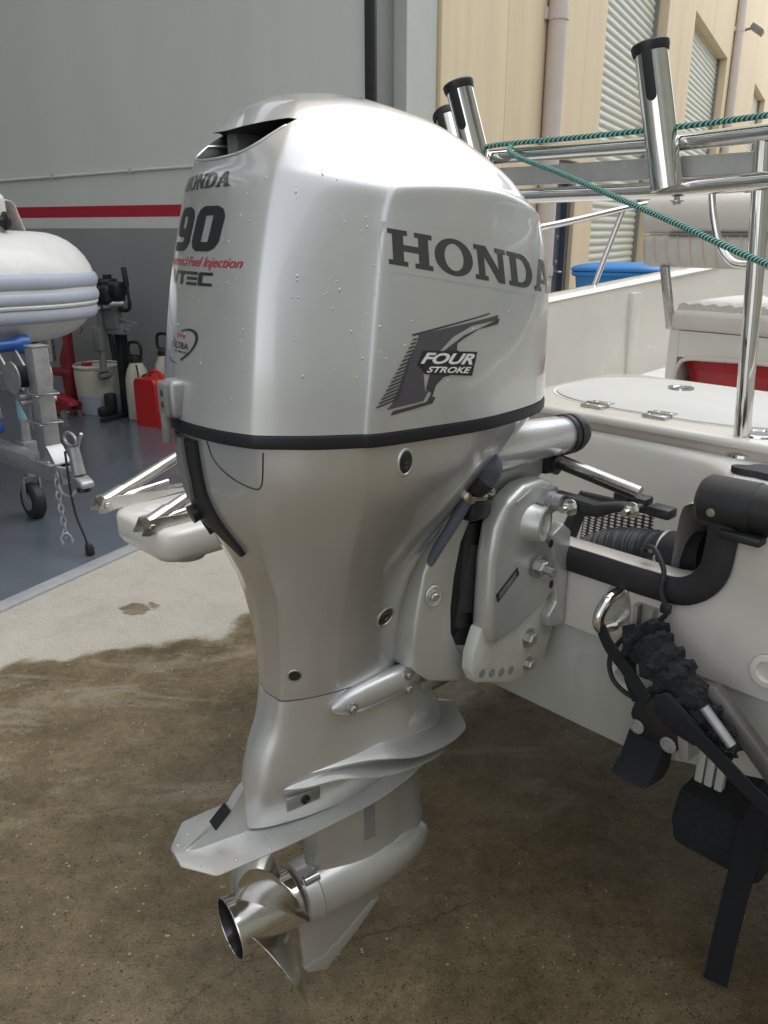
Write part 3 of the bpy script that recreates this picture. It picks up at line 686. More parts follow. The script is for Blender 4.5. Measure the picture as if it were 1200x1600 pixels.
LETTER = {
 'H': (1.10, [[(0, 0), (.46, 0), (.46, .14), (.36, .14), (.36, .42), (.74, .42), (.74, .14), (.64, .14), (.64, 0), (1.10, 0), (1.10, .14), (1.0, .14), (1.0, .86), (1.10, .86), (1.10, 1), (.64, 1), (.64, .86), (.74, .86), (.74, .60), (.36, .60), (.36, .86), (.46, .86), (.46, 1), (0, 1), (0, .86), (.10, .86), (.10, .14), (0, .14)]]),
 'O': (1.08, [ell(.54, .5, .54, .53), ell(.54, .5, .27, .385)]),
 'N': (1.10, [[(0, 0), (.40, 0), (.40, .14), (.31, .14), (.31, .70), (.76, 0), (1.0, 0), (1.0, .86), (1.1, .86), (1.1, 1), (.70, 1), (.70, .86), (.80, .86), (.80, .36), (.38, 1), (0, 1), (0, .86), (.1, .86), (.1, .14), (0, .14)]]),
 'D': (1.04, [[(0, 0), (.52, 0)] + arc(.52, .5, .52, .5, -80, 80, 12) + [(.52, 1), (0, 1), (0, .86), (.1, .86), (.1, .14), (0, .14)], [(.36, .15), (.48, .15)] + arc(.48, .5, .28, .35, -80, 80, 10) + [(.48, .85), (.36, .85)]]),
 'A': (1.12, [[(0, 0), (.38, 0), (.38, .14), (.31, .14), (.35, .25), (.70, .25), (.74, .14), (.66, .14), (.66, 0), (1.12, 0), (1.12, .14), (1.02, .14), (.70, 1), (.40, 1), (.10, .14), (0, .14)], [(.40, .39), (.65, .39), (.525, .76)]]),
 '9': (.85, [[(.03, 0), (.58, 0), (.76, .06), (.85, .22), (.85, .78), (.77, .93), (.62, 1), (.24, 1), (.09, .93), (0, .78), (0, .52), (.07, .38), (.2, .32), (.53, .32), (.53, .21), (.03, .21)], [(.31, .52), (.53, .52), (.53, .79), (.31, .79)]]),
 '0': (.85, [[(.22, 0), (.62, 0), (.77, .07), (.85, .22), (.85, .78), (.77, .93), (.62, 1), (.22, 1), (.08, .93), (0, .78), (0, .22), (.08, .07)], [(.31, .21), (.54, .21), (.54, .79), (.31, .79)]]),
 'V': (.92, [[(0, 1), (.32, 0), (.60, 0), (.92, 1), (.68, 1), (.46, .27), (.24, 1)]]),
 'T': (.85, [[(0, 1), (.85, 1), (.85, .76), (.55, .76), (.55, 0), (.30, 0), (.30, .76), (0, .76)]]),
 'E': (.80, [[(0, 1), (.8, 1), (.8, .77), (0, .77)], [(0, .615), (.8, .615), (.8, .385), (0, .385)], [(0, .23), (.8, .23), (.8, 0), (0, 0)]]),
 'C': (.85, [[(.85, 1), (.1, 1), (0, .88), (0, .12), (.1, 0), (.85, 0), (.85, .23), (.25, .23), (.25, .77), (.85, .77)]]),
}
def word(s, gap, fn, mode, m, parent, sub=.12, name='letter', label=None):
    tot = sum(LETTER[c][0] for c in s) + gap * (len(s) - 1); x = 0
    for c in s:
        w, sp = LETTER[c]
        g = fill2d([[((p[0] + x) / tot, p[1]) for p in q] for q in sp], sub)
        drape(name, g, fn, mode, m, parent, label=label); x += w + gap
hq = quad((.1892, 1.4600), (.5280, 1.4060), (.5190, 1.4540), (.1910, 1.5030))
drape('decal_film', fill2d([[(.179, 1.4525), (.534, 1.3965), (.526, 1.4620), (.181, 1.5120)]], .012), None, 'side', M['film'], cowl, off=.0003)
word('HONDA', .06, hq, 'side', M['decal'], cowl, .06)
word('HONDA', .06, quad((-.074, 1.5510), (.076, 1.5535), (.076, 1.5720), (-.072, 1.5710)), 'rear', M['decal'], cowl, .08)
word('90', .12, quad((-.084, 1.472), (.070, 1.474), (.078, 1.5305), (-.074, 1.5300)), 'rear', M['band'], cowl, .08)
drape('lettering', text2d('Programmed Fuel Injection', .35, .012), quad((-.128, 1.4490), (.124, 1.4505), (.124, 1.4670), (-.128, 1.4660)), 'rear', M['decal_red'], cowl)
word('VTEC', .07, quad((-.076, 1.4290), (.070, 1.4300), (.070, 1.4475), (-.076, 1.4470)), 'rear', M['decal_dark'], cowl, .08)
drape('lettering', text2d('ULTRA', .0, .02), quad((-.032, 1.343), (.026, 1.344), (.026, 1.353), (-.032, 1.352)), 'rear', M['decal_dark'], cowl)
drape('lettering', text2d('LOW EMISSION', .0, .02), quad((-.026, 1.3375), (.024, 1.3385), (.024, 1.3415), (-.026, 1.3405)), 'rear', M['decal_dark'], cowl)
for k in range(3):
    cx = -.012 + k * .011; drape('star', fill2d([[(cx + (.0042 if i % 2 == 0 else .0018) * math.sin(i * math.pi / 5), 1.3615 + (.0042 if i % 2 == 0 else .0018) * math.cos(i * math.pi / 5)) for i in range(10)]], .01), None, 'rear', M['decal_red'], cowl)
sw1 = [(-.05 + .0, 1.346)] + []
oo = arc(0, 1.347, .052, .0235, 100, -75, 26); ii = arc(-.003, 1.3475, .0485, .0205, -72, 95, 26)
tw = [(a * .94 - (b - 1.347) * -.35, b + a * .22) for a, b in oo + ii]
drape('swoosh', fill2d([tw], .006), None, 'rear', M['decal_dark'], cowl)
oo = arc(0, 1.347, .052, .0235, 130, 262, 22); ii = arc(.001, 1.3472, .0495, .0218, 260, 132, 22)
tw = [(a * .94 - (b - 1.347) * -.35, b + a * .22) for a, b in oo + ii]
drape('swoosh', fill2d([tw], .006), None, 'rear', M['decal_mid'], cowl)
for nm_, lip in (('intake_lip', [(-.118, 1.631), (-.112, 1.615), (-.095, 1.602), (-.06, 1.594), (0, 1.591), (.05, 1.592), (.082, 1.597), (.100, 1.607), (.112, 1.622), (.117, 1.632)]),):
    q_ = [(hit(BV_UP, (-.4, a, b + (-.0015 if nm_ == 'intake_lip' else .0015)), REAR)) for a, b in [(p[0], p[1]) for p in crv([(a, b, 0) for a, b in lip], 5)]]
    part(nm_, tube([tuple(P - n * .0012) for P, n in q_], .0026, 10), M['silver'], cowl)
# the big F emblem on the side
F_main = [(0.2271, 1.3713), (0.3688, 1.3881), (0.3663, 1.3818), (0.3149, 1.3768), (0.2824, 1.3645), (0.2604, 1.348), (0.2306, 1.3335), (0.2341, 1.2967), (0.24, 1.2957), (0.2314, 1.2834), (0.1738, 1.2773), (0.1823, 1.2849), (0.1935, 1.3055), (0.2075, 1.3377), (0.2215, 1.358)]
F_shadow = [(0.3711, 1.3834), (0.3668, 1.3757), (0.3286, 1.3717), (0.3022, 1.3618), (0.2892, 1.3554), (0.2879, 1.347), (0.293, 1.3439), (0.3216, 1.34), (0.3109, 1.3126), (0.2808, 1.3148), (0.2646, 1.3122), (0.2519, 1.3024), (0.2461, 1.2881), (0.2517, 1.2863), (0.2463, 1.2786), (0.1795, 1.2694), (0.1837, 1.275), (0.2373, 1.2816), (0.2454, 1.2932), (0.2356, 1.2978), (0.2426, 1.318), (0.2668, 1.3475), (0.302, 1.3655)]
emb = drape('emblem', fill2d([F_main], .008), None, 'side', M['decal_mid'], cowl, off=.0006)
drape('emblem_shadow', fill2d([F_shadow], .008), None, 'side', M['decal'], cowl, off=.0010)
drape('emblem_edge', fill2d([[(.2171, 1.3694), (.3503, 1.3903), (.3502, 1.3921), (.2156, 1.3720)]], .008), None, 'side', M['decal'], cowl, off=.0006)
for k in range(17):
    t = k / 16; l = np.array((.2171, 1.3660)) * (1 - t) + np.array((.1599, 1.2830)) * t
    r = np.array((.2235, 1.3640)) * (1 - t) + np.array((.1925, 1.2895)) * t; h = .0024
    drape('emblem_bar', fill2d([[(l[0], l[1]), (r[0], r[1] + .003), (r[0] - .001, r[1] + .003 - h), (l[0] - .001, l[1] - h)]], .01), None, 'side', M['decal'], cowl, off=.0014)
drape('emblem_box', fill2d([[(0.2219, 1.3318), (0.2317, 1.3502), (0.3239, 1.3416), (0.3138, 1.3098), (0.2337, 1.3193), (0.2292, 1.3276)]], .008), None, 'side', M['decal_dark'], cowl, off=.0015)
drape('lettering', text2d('FOUR', .25, .035), quad((0.2262, 1.3335), (0.3138, 1.3249), (0.3206, 1.3393), (0.2318, 1.3478)), 'side', M['decal_white'], cowl, off=.0020)
drape('lettering', text2d('STROKE', .25, .03), quad((0.2355, 1.3212), (0.3095, 1.3137), (0.3125, 1.3220), (0.2385, 1.3290)), 'side', M['decal_white'], cowl, off=.0020)
# rear latch and black cover strip
P, n = hit(BV_UP, (-.4, 0, 1.28), REAR)
la = part('latch', box((P.x - .003, .002, 1.276), (.026, .040, .054), .008, 3), M['galv'], mot)
part('latch_pad', join(box((P.x - .0165, -.003, 1.275), (.011, .033, .050), .004, 3), box((P.x - .019, .0, 1.234), (.012, .014, .044), .004)), M['jamb_dk'], la)
part('latch_hole', lathe((P.x - .0217, .0, 1.284), (-1, 0, 0), [(0, .005), (.0006, .005)], 14), M['decal_dark'], la)
part('latch_hole', lathe((P.x - .0217, .0, 1.268), (-1, 0, 0), [(0, .005), (.0006, .005)], 14), M['decal_dark'], la)
cv = [(-.040, 1.219), (.036, 1.219), (.037, 1.18), (.036, 1.14), (.044, 1.11), (.056, 1.075), (.064, 1.054), (.064, 1.044), (.056, 1.041), (.040, 1.058), (.02, 1.078), (0, 1.084), (-.02, 1.078), (-.056, 1.041), (-.064, 1.048), (-.056, 1.08), (-.042, 1.12), (-.038, 1.15)]
drape('rear_cover', fill2d([cv], .012), None, 'rear', M['black'], lower, BV_LO, off=.007, thick=1, label='black plastic cover down the rear centre')
drape('cover_knob', fill2d([ell(-.01, 1.10, .016, .012)], .012), None, 'rear', M['black'], lower, BV_LO, off=.018, thick=1)
drape('cover_tongue', fill2d([[(-.015, 1.220), (.010, 1.220), (.012, 1.15), (.006, 1.125), (-.012, 1.125), (-.017, 1.15)]], .012), None, 'rear', M['jamb_dk'], lower, BV_LO, off=.012, thick=1)
def line_on(name, pts, d, bv, m, parent, w=.0012, sub=5):
    q = [hit(bv, p, d) for p in crv(pts, sub)]
    return part(name, tube([tuple(a + b * .0002) for a, b in q], w, 6), m, parent)
line_on('panel_gap', [(-.005, .058, 1.2215), (-.002, .068, 1.197), (.010, .094, 1.178), (.032, .128, 1.168), (.042, .140, 1.170), (.045, .150, 1.2215)], (1, -.8, 0), BV_LO, M['decal_dark'], lower, .0011)
def surf(bv, u, z): return hit(bv, (u, .6, z), SIDE)
P, n = surf(BV_LO, .209, 1.200)
po = part('flush_port', lathe(P - n * .002, n, [(0, .0215), (.0028, .0215), (.0042, .0195), (.0042, .0170), (.0022, .0155)], 32, (False, False), .62), M['silver'], lower)
part('port_core', lathe(P - n * .001, n, [(0, .0165), (.0022, .0160), (.0036, .0125), (.0038, 0)], 28, (True, False), .62), M['decal_dark'], po)
for k in range(3): part('port_mark', lathe(P + n * .0026 + Vector((0, 0, .007 - k * .007)), n, [(0, .0022), (.0004, .0022)], 10), M['decal_mid'], po)
P, n = surf(BV_LO, .275, .888)
po = part('drain_port', lathe(P - n * .002, n, [(0, .0205), (.0030, .0205), (.0048, .0190), (.0046, .0168), (.0010, .0155)], 36, (False, False)), M['alu_raw'], lower)
part('port_core', lathe(P - n * .001, n, [(0, .016), (.0018, .0155), (.0020, .0105), (.0036, .0095), (.0036, .006), (.0018, .005), (.0018, 0)], 28), M['decal_dark'], po)
P, n = surf(BV_LO, .119, .810)
po = part('small_port', lathe(P - n * .002, n, [(0, .0120), (.0030, .0120), (.0038, .0112), (.0036, .0098), (.0012, .009)], 28, (False, False)), M['alu_raw'], lower)
part('port_core', lathe(P - n * .001, n, [(0, .0095), (.0020, .0090), (.0020, 0)], 24), M['decal_dark'], po)
# lower mount cover: elongated teardrop with bolts
def mc(t):
    c = np.array((.178, .070, .733)) * (1 - t) + np.array((.350, .072, .750)) * t
    h = [.004, .0165, .025, .0285, .0285, .025, .021][0:7]; hh = float(np.interp(t, [0, .08, .25, .5, .75, .9, 1], h)); d = hh * .95
    return [(c[0], c[1] + d * math.cos(a) * .8 + .002, c[2] + hh * math.sin(a)) for a in [2 * math.pi * i / 14 for i in range(14)]]
mcv = part('mount_cover', loft([mc(t) for t in (0, .04, .1, .25, .45, .65, .82, .94, 1)], 3, 4), M['silver'], mot, True, angle=60)
for (u, z) in ((.208, .7345), (.325, .762), (.325, .734)):
    part('bolt', join(lathe((u, .0885, z), (0, 1, 0), [(0, .0105), (.0055, .0105)], 20), bolt((u, .093, z), (0, 1, 0), .006, .005, False)), M['alu_raw'], mcv)
part('mount_arm', join(box((.392, .055, .730), (.05, .05, .046), .004), cyl((.345, .066, .748), (.37, .060, .742), .025, n=24)), M['alu_raw'], mot)
part('swell', ball((.35, .048, .636), .055, (1, .50, .62), 24, 14), M['silver_low'], leg)

# mounting bracket (stands square to the boat): built in boat axes, carried by the motor
def b2m(g):
    T = FM.mat().inverted() @ FB.mat(); out = []
    for d, b, z in g[0]:
        q = T @ Vector((d, -b, z)); out.append((q.x, -q.y, q.z))
    return out, g[1]
sw = [(-.322, .815), (-.318, .870), (-.305, .955), (-.285, 1.01), (-.262, 1.055), (-.225, 1.098), (-.19, 1.104), (-.185, 1.075), (-.214, 1.040), (-.235, 1.0), (-.247, .94), (-.252, .88), (-.250, .835), (-.235, .80), (-.205, .765), (-.205, .735), (-.235, .731), (-.29, .748), (-.318, .775)]
V, F = prism(sw, (0, -1, 0), (1, 0, 0), (0, 0, 1), (0, 2, 0), .0)
V = [(d, (1 if b > 0 else -1) * float(np.interp(d, [-.33, -.27, -.2], [.034, .058, .072])), z) for d, b, z in V]
bm = bmesh.new(); vs = [bm.verts.new(v) for v in V]
for f in F: bm.faces.new([vs[i] for i in f])
bmesh.ops.recalc_face_normals(bm, faces=bm.faces)
bmesh.ops.dissolve_limit(bm, angle_limit=R(2), verts=bm.verts, edges=bm.edges)
bmesh.ops.bevel(bm, geom=[e for e in bm.edges if e.calc_face_angle(0) > R(30)], offset=.006, segments=3, affect='EDGES', profile=.5)
bmesh.ops.triangulate(bm, faces=[f for f in bm.faces if len(f.verts) > 4])
swv = part('swivel_bracket', b2m(_bm_out(bm)), M['alu'], mot)
part('recess', b2m(lathe((-.290, .0515, .915), Vector((-.42, 1, 0)), [(0, .020), (.003, .020), (.0045, .018), (.003, .014), (.0015, .0)], 24, (False, False), .75)), M['alu'], swv)
part('recess_bolt', b2m(bolt((-.291, .054, .915), (-.42, 1, 0), .0075, .007, False)), M['alu_raw'], swv)
part('swivel_top', b2m(prism([(-.245, 1.064), (-.20, 1.050), (-.04, 1.075), (.0, 1.095), (-.03, 1.118), (-.16, 1.128), (-.215, 1.105)], (0, -.07, 0), (1, 0, 0), (0, 0, 1), (0, .145, 0), .006)), M['alu'], mot)
part('stop_block', b2m(box((-.225, .082, 1.062), (.05, .03, .03), .004)), M['black'], mot)
part('bolt', b2m(bolt((-.185, .078, 1.085), (0, .6, .8), .008, .008)), M['alu_raw'], mot)
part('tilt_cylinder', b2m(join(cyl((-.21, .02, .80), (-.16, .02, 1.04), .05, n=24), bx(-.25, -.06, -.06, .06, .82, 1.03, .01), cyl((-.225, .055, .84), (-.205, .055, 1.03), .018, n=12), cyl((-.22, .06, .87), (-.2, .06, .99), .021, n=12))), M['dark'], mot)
up = [(-.226, .850), (-.209, .816), (-.13, .826), (-.03, .862), (-.022, .90), (-.05, .955), (-.075, .99), (-.05, 1.02), (-.020, 1.05), (-.045, 1.075), (-.088, 1.095), (-.143, 1.094), (-.190, 1.074), (-.212, 1.035), (-.222, .98), (-.224, .92)]
lo = [(-.228, .852), (-.248, .806), (-.250, .775), (-.236, .748), (-.133, .706), (-.040, .703), (-.010, .770), (-.006, .80), (-.010, .862), (-.1, .845)]
for s in (1, -1):
    cb = part('clamp_bracket', b2m(prism(up, (0, s * .080, 0), (1, 0, 0), (0, 0, 1), (0, s * .043, 0), .013, 4)), M['alu'], mot)
    part('clamp_foot', b2m(prism(lo, (0, s * .083, 0), (1, 0, 0), (0, 0, 1), (0, s * .026, 0), .005)), M['foot'] if s > 0 else M['alu'], cb)
    part('flange', b2m(prism([(-.004, .79), (-.052, .80), (-.056, .825), (-.034, .845), (-.05, .93), (-.065, .985), (-.030, 1.0), (-.004, .98)], (0, s * .108, 0), (1, 0, 0), (0, 0, 1), (0, s * .022, 0), .004)), M['alu'], cb)
    part('tilt_boss', b2m(lathe((-.120, s * .10, 1.022), (.25, s, 0), [(0, .043), (.014, .038), (.024, .033), (.044, .031), (.046, .029), (.046, .022), (.036, .020)], 32)), M['alu'], cb)
    part('bolt', b2m(join(cyl((-.098, s * .12, .935), (-.104, s * .165, .935), .0075, n=12), bolt((-.098, s * .131, .935), (-.1, s, 0), .014, .013), lathe((-.097, s * .128, .935), (-.1, s, 0), [(0, .018), (.003, .018)]))), M['alu_raw'], cb)
    for z in (.972, .912, .890): part('bolt_hole', b2m(lathe((-.060 + (z - .9) * -.12, s * .1305, z), (0, s, 0), [(0, .008), (.0006, .008)], 14, squash=.8)), M['dark'], cb)
    for (d, z) in ((-.222, .762), (-.194, .752), (-.166, .742), (-.138, .735)): part('tilt_hole', b2m(lathe((d, s * .1092, z), (0, s, 0), [(0, .0085), (.0006, .0085)], 14)), M['jamb_dk'], cb)
    part('bolt', b2m(bolt((-.088, s * .109, .783), (0, s, 0), .013, .014)), M['alu_raw'], cb)
    part('bolt', b2m(bolt((-.085, s * .109, .728), (0, s, 0), .010, .012)), M['alu_raw'], cb)
    part('cast_pad', b2m(prism([(-.165, 1.064), (-.125, 1.078), (-.128, 1.085), (-.168, 1.071)], (0, s * .100, 0), (1, 0, 0), (0, 0, 1), (0, s * .0245, 0))), M['alu'], cb)
    if s > 0:
        pl = part('name_plate', b2m(prism([(-.212, .915), (-.156, .950), (-.150, .935), (-.206, .900)], (0, .1235, 0), (1, 0, 0), (0, 0, 1), (0, .0012, 0))), M['decal_dark'], cb, False, 'small black rating plate')
        for k in range(2):
            part('plate_print', b2m(prism([(-.2045, .914 - k * .006), (-.160, .9415 - k * .006), (-.159, .9385 - k * .006), (-.2035, .911 - k * .006)], (0, .1248, 0), (1, 0, 0), (0, 0, 1), (0, .0004, 0))), M['alu_raw'], pl, False)
# tilt tube with steering link
part('tilt_tube', b2m(cyl((-.085, -.16, 1.058), (-.085, .145, 1.058), .017, n=20)), M['alu_raw'], mot)
nut = part('tilt_nut', b2m(join(lathe((-.085, .122, 1.058), (0, 1, 0), [(0, .026), (.016, .026)], 6), cyl((-.085, .138, 1.058), (-.085, .160, 1.058), .015, n=16))), M['galv'], mot)
sl = part('steering_link', b2m(prism([(-.02, -.016), (.02, -.018), (.07, -.012), (.10, .004), (.135, .008), (.137, .022), (.10, .020), (.06, .010), (.02, .014), (-.02, .016)], (-.085, .155, 1.058), (.10, .995, 0), (0, 0, 1), (.026, 0, 0), .006, 3)), M['black'], mot)
part('bolt', b2m(join(bolt((-.088, .176, 1.056), (-1, 0, 0), .010, .014), cyl((-.095, .176, 1.056), (-.112, .176, 1.056), .006, n=10))), M['steel_dull'], sl)
part('bolt', b2m(join(bolt((-.075, .283, 1.074), (-1, 0, 0), .009, .012), cyl((-.08, .283, 1.074), (-.10, .283, 1.074), .006, n=10))), M['steel_dull'], sl)
sr = part('steering_rod', b2m(join(cyl((-.02, -.05, 1.105), (.0, .09, 1.098), .021, n=20), cyl((.0, .085, 1.098), (.012, .24, 1.07), .009, n=14), bx(-.03, .02, .055, .085, 1.08, 1.155, .008), cyl((-.035, .068, 1.140), (.03, .068, 1.140), .011, n=14))), M['black'], mot)
part('rod_rail', b2m(cyl((.0, .09, 1.106), (.01, .25, 1.078), .010, n=14)), M['steel_dull'], sr)
# rigging tube with its black grommet
tdir = Vector((.226, -.022, -.008)).normalized(); tp0 = Vector((.42, .125, 1.1595))
rg = part('rigging_tube', lathe(tp0, tdir, [(0, .048), (.08, .043), (.15, .037), (.235, .034), (.24, .032), (.24, .02)], 32), M['silver'], mot)
part('grommet', lathe(tp0 + tdir * .232, tdir, [(0, .034), (.003, .037), (.012, .037), (.014, .034), (.022, .034), (.024, .036), (.034, .035), (.036, .031), (.048, .029), (.055, .025), (.055, .016), (.02, .014)], 32), M['black'], rg)
part('grommet', lathe(tp0 + tdir * .251, tdir, [(0, .0365), (.006, .0365), (.009, .035)], 32), M['rubber'], rg)
# cooling hose with clamp
ho = part('hose_elbow', tube([(.405, .182, 1.160), (.415, .178, 1.146), (.418, .168, 1.128), (.408, .156, 1.108)], [.018, .021, .021, .019], 20, 5), M['grey_rubber'], mot)
part('hose_collar', lathe((.416, .166, 1.124), (-.02, -.02, -.03), [(0, .0215), (.006, .0225), (.009, .0215), (.022, .0205), (.025, .019)], 24), M['rubber'], ho)
part('hose_clamp', join(lathe((.400, .150, 1.100), (-.02, -.014, -.03), [(0, .0165), (.002, .0175), (.010, .0175), (.012, .0165)], 24), cyl((.388, .165, 1.096), (.425, .160, 1.090), .006, n=12)), M['brass'], ho)
part('hose', tube([(.402, .150, 1.102), (.392, .144, 1.075), (.376, .134, 1.040), (.362, .118, 1.0), (.352, .104, .962)], [.0115, .0105, .0100, .009, .007], 14, 5), M['grey_rubber'], ho)
# water beads from the wash
def beads(bv, cnt, region, mode, rmax, seed):
    rnd = random.Random(seed); V, F = [], []
    for _ in range(cnt):
        a = rnd.uniform(*region[0]); b = rnd.uniform(*region[1])
        P, n = hit(bv, (a, .6, b), SIDE) if mode == 'side' else hit(bv, (-.4, a, b), REAR) if mode == 'rear' else hit(bv, (a, b, 2.2), (0, 0, -1))
        r = rmax * rnd.random() ** 2.2 + .0005; x, y, d = frame_of(n); base = len(V); k = 7
        st = rnd.uniform(1, 1.9) if mode != 'top' else 1
        for j, (rr, h) in enumerate(((1, 0), (.8, .38), (.35, .58))):
            for i in range(k):
                t = 2 * math.pi * i / k; V.append(tuple(P + x * (r * rr * math.cos(t)) + y * (r * rr * math.sin(t) * st) + n * (r * h)))
        for j in range(2):
            for i in range(k): F.append((base + j * k + i, base + j * k + (i + 1) % k, base + (j + 1) * k + (i + 1) % k, base + (j + 1) * k + i))
        F.append(tuple(base + 2 * k + i for i in range(k)))
    return V, F
bd = join(beads(BV_UP, 90, ((-.06, .15), (1.28, 1.57)), 'rear', .0011, 1), beads(BV_UP, 70, ((.07, .18), (1.3, 1.57)), 'side', .0011, 2), beads(BV_LO, 25, ((.1, .3), (.85, 1.2)), 'side', .0009, 3), beads(BV_UP, 30, ((.2, .45), (1.28, 1.55)), 'side', .0008, 4))
bd = join(bd, beads(bvh_of(cav), 45, ((-.08, .12), (-.07, .075)), 'top', .0035, 6))
part('water_beads', bd, M['water'], cowl, True, 'scattered beads of wash water', 'stuff', angle=80)

# ------------------------------------------------------------------ the white fishing boat
boat = thing('fishing_boat', 'cream fibreglass fishing boat on the right, its transom towards the camera', 'boat', FB, (0, 0, .57))
def hsec(d, k, zk, zg):
    w = .98 * k
    return [(d, 0, zk), (d, .30 * k, zk + .006), (d, .90 * k, zk + .165), (d, w * .985, zk + .22), (d, w, zk + .40), (d, w * .99, zg), (d, w * .89, zg), (d, w * .885, zg - .02), (d, w * .87, zk + .30), (d, .6 * k, zk + .16), (d, 0, zk + .08)]
def hfull(d, k, zk, zg):
    h = hsec(d, k, zk, zg); return h + [(p[0], -p[1], p[2]) for p in h[-2:0:-1]]
zg = lambda d: 1.166 + .065 * d
HS = [hfull(.052, 1, .577, zg(.052)), hfull(1.5, 1, .60, zg(1.5)), hfull(2.8, .97, .66, zg(2.8)), hfull(3.8, .75, .76, zg(3.8)), hfull(4.6, .36, .95, zg(4.6)), hfull(4.95, .06, 1.15, zg(5))]
def poly_loft(rings, nk):
    M_ = len(rings[0]); cols = [crv([r[j] for r in rings], nk) for j in range(M_)]; K = len(cols[0])
    V = [cols[j][k] for k in range(K) for j in range(M_)]
    F = [(k * M_ + j, k * M_ + (j + 1) % M_, (k + 1) * M_ + (j + 1) % M_, (k + 1) * M_ + j) for k in range(K - 1) for j in range(M_)]
    F += [tuple(range(M_))[::-1], tuple((K - 1) * M_ + j for j in range(M_))]
    return V, F
hull = part('hull', poly_loft(HS, 6), M['gel'], boat, True, angle=25)
for s in (-1, 1):
    part('rub_rail', tube([(d, s * .985 * k, zg(d) - .035) for d, k in ((.05, 1), (.8, 1), (1.5, 1), (2.2, .993), (2.8, .97), (3.4, .87), (3.8, .75))], .022, 10, 4), M['grey_rubber'], hull)
    part('gunwale_cap', tube([(d, s * .925 * k, zg(d) + .004) for d, k in ((.05, 1), (.8, 1), (1.5, 1), (2.2, .993), (2.8, .97), (3.4, .87), (3.8, .75))], .016, 12, 4, flat=3.6, upv=(0, 0, 1)), M['gel'], hull)
# transom: upper board with the cut-out, lower board set back a little
cutb = [(-.40, 1.11), (-.395, 1.02)] + arc(-.315, 1.025, .08, .08, 180, 270, 6)[1:] + arc(.315, 1.025, .08, .08, 270, 360, 6) + [(.395, 1.02), (.40, 1.11)]
tb = [(-.97, .789), (-.97, 1.11)] + cutb + [(.97, 1.11), (.97, .789)]
tr = part('transom', prism(tb, (0, 0, 0), (0, 1, 0), (0, 0, 1), (.05, 0, 0), .004), M['gel_out'], boat, True, 'cream transom with an outboard cut-out')
part('transom_lower', prism([(-.96, .787), (.96, .787), (.95, .76), (.90, .742), (.47, .628), (.30, .580), (-.30, .580), (-.47, .628), (-.90, .742), (-.95, .76)], (.010, 0, 0), (0, 1, 0), (0, 0, 1), (.040, 0, 0), .003), M['gel_low'], boat, True, 'greenish grey lower transom')
trim = [(-.006, b, z) for b, z in [(-.33, .940), (-.1, .928), (.0, .926), (.06, .926), (.2, .926), (.30, .926)] + [(p[0], p[1]) for p in arc(.325, 1.005, .078, .078, 285, 350, 5)] + [(.405, 1.03), (.406, 1.065)]]
part('edge_trim', tube(trim, .025, 14, 4, flat=.34, upv=None), M['rubber'], boat, True, 'black rubber trim round the outboard cut-out')
part('edge_strip', bx(-.018, .0, .035, .085, .930, .953, .003), M['black'], boat)
bo2 = part('bolster', cyl((.02, .43, 1.092), (.02, 1.0, 1.10), .040, n=28), M['black'], boat, True, 'black padded roll along the rear gunwale')
part('end_cap', join(lathe((.02, .352, 1.089), (0, 1, .015), [(0, .025), (.004, .036), (.012, .042), (.09, .043), (.093, .0405)], 28), bx(-.025, .06, .405, .47, 1.046, 1.060, .003)), M['black'], bo2)
part('screw', lathe((-.018, .388, 1.083), (-1, 0, -.1), [(0, .0085), (.004, .007), (.0045, .003)], 14), M['steel_dull'], bo2)
# outboard well, deck rim and the raised platform with its oval hatch
def wring(o, z, fl=1):
    return [(.052, -.30 - o, z), (.15, -.30 - o, z), (.26, -.295 - o, z), (.335 + o * .7, -.245 - o * .7, z), (.366 + o, -.16, z), (.372 + o, 0, z), (.366 + o, .10, z), (.335 + o * .7, .215 + o * .7, z), (.26, .285 + o, z), (.15, .30 + o, z), (.052, .305 + o, z)]
outer = [(.052, -.86, 1.066), (.15, -.86, 1.066), (.26, -.86, 1.066), (.385, -.86, 1.066), (.392, -.3, 1.066), (.392, 0, 1.066), (.392, .15, 1.066), (.43, .5, 1.066), (.43, .88, 1.066), (.2, .88, 1.066), (.052, .88, 1.066)]
well = part('motor_well', loft([wring(-.03, .76), wring(-.015, .80), wring(-.005, .95), wring(0, 1.04), wring(.006, 1.058), wring(.018, 1.0655)], 5, 3, False, (False, False)), M['gel'], boat, True, 'white outboard well liner')
part('well_floor', ([(.05, -.4, .79), (.45, -.4, .79), (.45, .4, .79), (.05, .4, .79)], [(0, 1, 2, 3)]), M['gel'], boat, False)
part('side_deck', loft([wring(.018, 1.0655), outer], 5, 1, False, (False, False)), M['nonskid'], boat, False)
def rrect(d0, d1, b0, b1, r, z, n=6):
    out = []
    for cx, cy, a in ((d1 - r, b1 - r, 0), (d0 + r, b1 - r, 90), (d0 + r, b0 + r, 180), (d1 - r, b0 + r, 270)):
        out += [(p[0], p[1], z) for p in arc(cx, cy, r, r, a, a + 90, n)]
    return out
def stack(rings, cap=(True, True)):
    n = len(rings[0]); V = [p for r in rings for p in r]; F = []
    for k in range(len(rings) - 1):
        for j in range(n): F.append((k * n + j, k * n + (j + 1) % n, (k + 1) * n + (j + 1) % n, (k + 1) * n + j))
    if cap[0]: F.append(tuple(range(n))[::-1])
    if cap[1]: F.append(tuple((len(rings) - 1) * n + j for j in range(n)))
    return V, F
pf = part('platform', stack([rrect(.388, .955, -.365, .92, .10, 1.085), rrect(.381, .962, -.372, .92, .105, 1.092), rrect(.383, .96, -.37, .92, .105, 1.101), rrect(.392, .951, -.361, .92, .1, 1.105)]), M['gel'], boat, True, 'white raised casting platform', angle=60)
